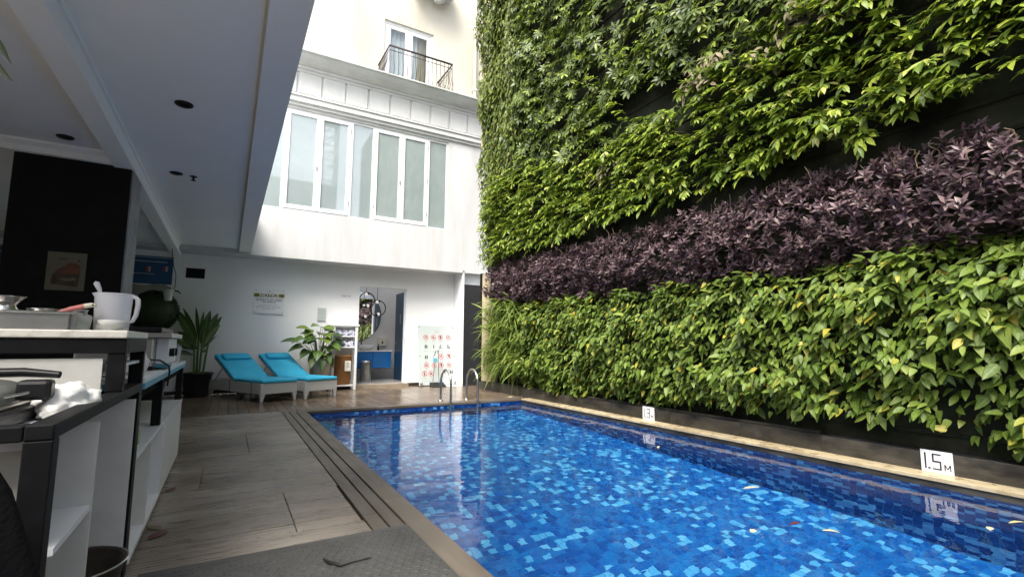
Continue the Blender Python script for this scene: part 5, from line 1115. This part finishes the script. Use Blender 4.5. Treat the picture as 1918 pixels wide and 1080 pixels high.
# lime broadleaf shoots over the top right
def zb(y_): return np.interp(y_, [-2, 1.5, 2.4, 3.2, 4.6, 6.7, 8.5, 10.4], [8, 6.2, 5.2, 4.92, 4.62, 4.50, 5.1, 5.1])
li = thing('broadleaf_bank', 'cascading bank of lime green broadleaf shoots over the upper wall', 'plants', (5.5, 4, 3.3))
m_n = 5200; y = rng.uniform(Y0, 10.4, m_n); z = rng.uniform(3.12, 6.4, m_n)
bot = np.interp(y, [-2, 1.1, 1.5, 2.4, 3.6, 5.6, 8.5, 10.4], [3.28, 3.28, 3.30, 3.24, 3.20, 3.16, 3.12, 2.98]) + .11*smooth_noise(y, y*0, 2, 3)
keep = (z > bot) & (z < zb(y) + .25*smooth_noise(y, z, 1.3, 8)) & (rng.random(m_n) < .86 + .6*smooth_noise(y, z, 1.25, 21)); y, z = y[keep], z[keep]
ex = rng.uniform(0, 1, 60); y = np.concatenate([y, rng.uniform(2.8, 8.4, 60)]); z = np.concatenate([z, rng.uniform(4.6, 6.5, 60)])     # lime shoots scattered higher up
m_n = len(y); c0 = np.stack([WX - np.clip(.14 + .16*smooth_noise(y, z, 1.6, 30) + rng.uniform(0, .16, m_n), .05, .5), y, z], 1)
ax_ = nrm(np.stack([-(.70 + rng.normal(0, .18, m_n)), .10 + rng.normal(0, .38, m_n), -.10 + rng.normal(0, .28, m_n)], 1)); side = nrm(np.cross(ax_, UP[None])); nu = np.cross(side, ax_)
Ps, Ds_, Ns_, Sz = [], [], [], []; k_l = 9; Lsh = rng.uniform(.10, .24, m_n); seg = []
base_s = np.interp(y, [1, 9], [.15, .125])
for k in range(k_l):
    t = k/(k_l-1); sgn = 1 if k % 2 else -1; ang = (1.15 - .85*t)*sgn + rng.normal(0, .18, m_n); p = c0 + ax_*(Lsh*t)[:, None] + UP*(-.35*Lsh*t*t)[:, None]
    d = nrm(ax_*np.cos(ang)[:, None] + side*np.sin(ang)[:, None] - UP*(.22 + .30*t) + rng.normal(0, .12, (m_n, 3)))
    Ps.append(p); Ds_.append(d); Ns_.append(nu*.9 + rng.normal(0, .22, (m_n, 3)) + OUT*.25); Sz.append(base_s*rng.uniform(.72, 1.15, m_n)*(1 - .25*abs(t-.5)))
P, D, N = map(np.concatenate, (Ps, Ds_, Ns_)); S = np.concatenate(Sz)
bank(li, T_LIME, P, D, N, S, 'leaf_lime', 300)
stems(li, [[tuple(c0[i] - ax_[i]*.1), tuple(c0[i]), tuple(c0[i] + ax_[i]*Lsh[i]*.6 - UP*.12*Lsh[i]), tuple(c0[i] + ax_[i]*Lsh[i] - UP*.35*Lsh[i])] for i in range(m_n)], 'stem', .004)
# withered pale tufts among the lime shoots
wd = thing('withered_tufts', 'pale withered leaf tufts hanging among the lime shoots', 'plants', (5.4, 4.2, 4.5))
cs = [(4.15, 4.72), (4.0, 4.62), (4.3, 4.55), (3.9, 4.8), (2.9, 4.75), (2.75, 4.9), (2.3, 4.6), (5.9, 4.05), (6.1, 4.0), (1.9, 5.0), (3.2, 4.5)]
Pl, Dl = [], []
for (a, b_) in cs:
    for k in range(22): Pl.append((WX - random.uniform(.2, .42), a + random.gauss(0, .09), b_ + random.gauss(0, .08))); Dl.append((-random.uniform(0, .8), random.gauss(0, .5), -random.uniform(.1, 1)))
P, D = np.array(Pl), np.array(Dl); n = len(P); bank(wd, T_LIME, P, D, np.stack([-np.ones(n), rng.normal(0, .4, n), rng.uniform(.2, 1, n)], 1), rng.uniform(.10, .15, n), 'leaf_dry', 120)
# umbrella plants: the dark whorls high on the wall
um = thing('umbrella_plant_bank', 'dark glossy umbrella plant whorls high on the wall above the lime shoots', 'plants', (5.5, 6, 5.5))
m_n = 4600; y = rng.uniform(1.6, 9.0, m_n); z = rng.uniform(4.3, 10.6, m_n)
inv = np.array([not ((a > 4.1) & (a < 5.9) & (abs(b_ - (4.62 + .33*(a-4.1)/1.0*.55)) < .26)) for a, b_ in zip(y, z)])
keep = (z > zb(y) - .15 + .25*smooth_noise(y, z, 1.3, 8)) & inv & (rng.random(m_n) < .85 + .8*smooth_noise(y, z, 1.1, 40)); y, z = y[keep], z[keep]; m_n = len(y)
c0 = np.stack([WX - np.clip(.20 + .2*smooth_noise(y, z, 1.5, 50) + rng.uniform(0, .14, m_n), .05, .5), y, z], 1); ax_ = nrm(rnd_dirs(m_n, (.75, .2), (.5, .3), .4)); e1 = nrm(np.cross(ax_, np.array([[.2, .9, .3]]))); e2 = np.cross(ax_, e1)
Ps, Ds_, Ns_ = [], [], []
for k in range(8):
    a = 2*PI*k/8 + rng.uniform(-.15, .15, m_n); rad = e1*np.cos(a)[:, None] + e2*np.sin(a)[:, None]; Ps.append(c0 + rad*.012); Ds_.append(rad + ax_*.18 - UP*.10); Ns_.append(ax_ + rng.normal(0, .12, (m_n, 3)))
P, D, N = map(np.concatenate, (Ps, Ds_, Ns_)); n = len(P); bank(um, T_UMB, P, D, N, rng.uniform(.095, .15, n), 'leaf_umbrella', 200)
# dark creeper at the far end
cr_ = thing('creeper_bank', 'dense dark creeper of small hanging leaves at the far edge of the wall', 'plants', (5.5, 9.8, 5))
n = 15000; y = rng.uniform(8.3, 11.05, n); z = rng.uniform(3.9, 10.9, n); lim = np.interp(z, [3.9, 4.6, 5.6, 9], [9.6, 9.2, 8.75, 8.85]) + .3*smooth_noise(y, z, 1.2, 60)
keep = (y > lim) & (y < np.interp(z, [3.9, 5.8, 10.5], [10.6, 10.9, 11.05])); y, z = y[keep], z[keep]; n = len(y); bl = smooth_noise(y, z*.5, 1.8, 61)
P = np.stack([WX - np.clip(.12 + .22*bl + rng.uniform(0, .18, n), .02, .5), y, z], 1); D = np.stack([-np.abs(rng.normal(.25, .2, n)), rng.normal(0, .35, n), -np.abs(rng.normal(.9, .2, n))], 1)
bank(cr_, T_CREEP, P, D, np.stack([-np.ones(n), rng.normal(0, .4, n), rng.uniform(.1, .8, n)], 1), rng.uniform(.09, .15, n), 'leaf_deep', 60, rng.uniform(.7, 1, n))
# loose hanging ends at the far edge, beside the hotel front
n = 900; y = rng.uniform(9.9, 10.75, n); z = rng.uniform(3.0, 4.8, n); P = np.stack([WX - rng.uniform(.05, .35, n), y, z], 1)
lh = thing('trailing_shoots', 'loose yellow green trailing shoots beside the white hotel front', 'plants', (5.4, 10.3, 4))
bank(lh, T_LIME, P, np.stack([-np.abs(rng.normal(.3, .3, n)), rng.normal(.15, .5, n), -np.abs(rng.normal(.7, .3, n))], 1), np.stack([-np.ones(n), rng.normal(0, .5, n), rng.uniform(.2, 1, n)], 1), rng.uniform(.10, .17, n), 'leaf_lime', 30)
# sword ferns at the low far end
fe = thing('sword_fern_bank', 'yellow green sword ferns drooping at the low far end of the wall', 'plants', (5.5, 9.7, 1))
n = 560; y = rng.uniform(8.95, 10.5, n); z = rng.uniform(.55, 2.1, n); P = np.stack([WX - rng.uniform(.05, .28, n), y, z], 1)
D = np.stack([-np.abs(rng.normal(.55, .2, n)), rng.normal(0, .35, n), rng.normal(-.15, .4, n)], 1); bank(fe, T_FERN, P, D, np.stack([-.5 + rng.normal(0, .2, n), rng.normal(0, .3, n), np.ones(n)], 1), rng.uniform(.28, .55, n), 'leaf_fern', 120)
# round bush in the shade
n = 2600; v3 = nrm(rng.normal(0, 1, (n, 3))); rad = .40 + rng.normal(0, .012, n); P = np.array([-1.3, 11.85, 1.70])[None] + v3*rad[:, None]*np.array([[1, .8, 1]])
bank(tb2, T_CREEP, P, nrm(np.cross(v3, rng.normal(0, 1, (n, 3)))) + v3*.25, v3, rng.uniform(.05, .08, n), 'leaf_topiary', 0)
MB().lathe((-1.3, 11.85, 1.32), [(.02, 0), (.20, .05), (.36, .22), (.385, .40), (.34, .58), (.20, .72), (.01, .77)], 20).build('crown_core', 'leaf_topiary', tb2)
# dark frond hanging in from outside the frame, over the bar counter
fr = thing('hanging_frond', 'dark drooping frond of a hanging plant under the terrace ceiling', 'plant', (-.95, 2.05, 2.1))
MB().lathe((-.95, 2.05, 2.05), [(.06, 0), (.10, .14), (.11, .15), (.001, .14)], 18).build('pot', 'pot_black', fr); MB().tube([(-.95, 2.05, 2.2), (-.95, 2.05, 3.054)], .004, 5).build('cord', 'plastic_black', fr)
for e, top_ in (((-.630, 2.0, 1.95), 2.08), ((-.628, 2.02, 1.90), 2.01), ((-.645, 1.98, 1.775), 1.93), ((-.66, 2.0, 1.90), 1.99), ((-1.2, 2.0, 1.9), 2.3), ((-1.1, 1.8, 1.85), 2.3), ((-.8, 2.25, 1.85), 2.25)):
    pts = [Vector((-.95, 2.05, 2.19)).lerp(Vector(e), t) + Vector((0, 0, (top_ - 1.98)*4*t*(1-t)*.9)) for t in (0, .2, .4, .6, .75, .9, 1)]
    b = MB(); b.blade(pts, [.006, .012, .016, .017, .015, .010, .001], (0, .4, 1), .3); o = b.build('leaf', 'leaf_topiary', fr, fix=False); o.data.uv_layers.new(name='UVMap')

# ------------------------------------------------------------------ fallen leaves
def fallen(x, y, z, a, L, w, m, lab):
    o_ = at(x, y, z); c, s = math.cos(a), math.sin(a); pts = [Vector((x + c*L*(t-.5), y + s*L*(t-.5), z + .012*math.sin(t*PI))) for t in (0, .25, .5, .75, 1)]
    o_.blade(pts, [.002, w*.8, w, w*.7, .002], (-s, c, 0), .25); o = o_.build('fallen_leaf', m, fix=False)
    uv = o.data.uv_layers.new(name='UVMap'); [setattr(uv.data[l.index], 'uv', ((l.vertex_index % 3)*.5, .5)) for l in o.data.loops]
    tag(o, lab, 'leaf', 'fallen leaves')
for a in ((3.85, 2.62, WZ+.003, -.3, .16, .022, 'leaf_float', 'long yellow leaf floating on the pool below the dark kerb'), (2.98, 2.03, WZ+.003, .2, .06, .022, 'leaf_float', 'small round pale leaf floating on the pool'),
          (3.41, 1.78, WZ+.003, -.9, .10, .016, 'leaf_float', 'narrow cream leaf floating near the red leaf'), (3.35, 1.97, WZ+.003, -.2, .11, .018, 'leaf_float_red', 'dark red leaf floating on the pool'),
          (4.37, 1.29, WZ+.003, .3, .07, .02, 'leaf_float', 'small yellow leaf floating in front of the 1.5 sign'), (4.68, 1.24, WZ+.003, -.4, .13, .016, 'leaf_float', 'slender pale leaf floating closest to the kerb'),
          (4.39, 4.14, WZ+.003, .5, .10, .014, 'leaf_float', 'white sliver leaf floating near the 1.3 sign'),
          (5.17, 8.9, .004, .2, .14, .04, 'leaf_float', 'pale leaf on the deck at the corner of the pool'),
          (-.30, 4.55, .004, 1.2, .14, .03, 'leaf_float_red', 'dried red leaf on the deck against the low closed cabinet'), (-.28, 3.55, .004, 1.0, .16, .035, 'leaf_float_red', 'dried red leaf on the deck against the open shelf unit'),
          (-.31, 3.68, .004, 2.2, .12, .03, 'leaf_dry', 'dried brown leaf on the deck against the open shelf unit')): fallen(*a)
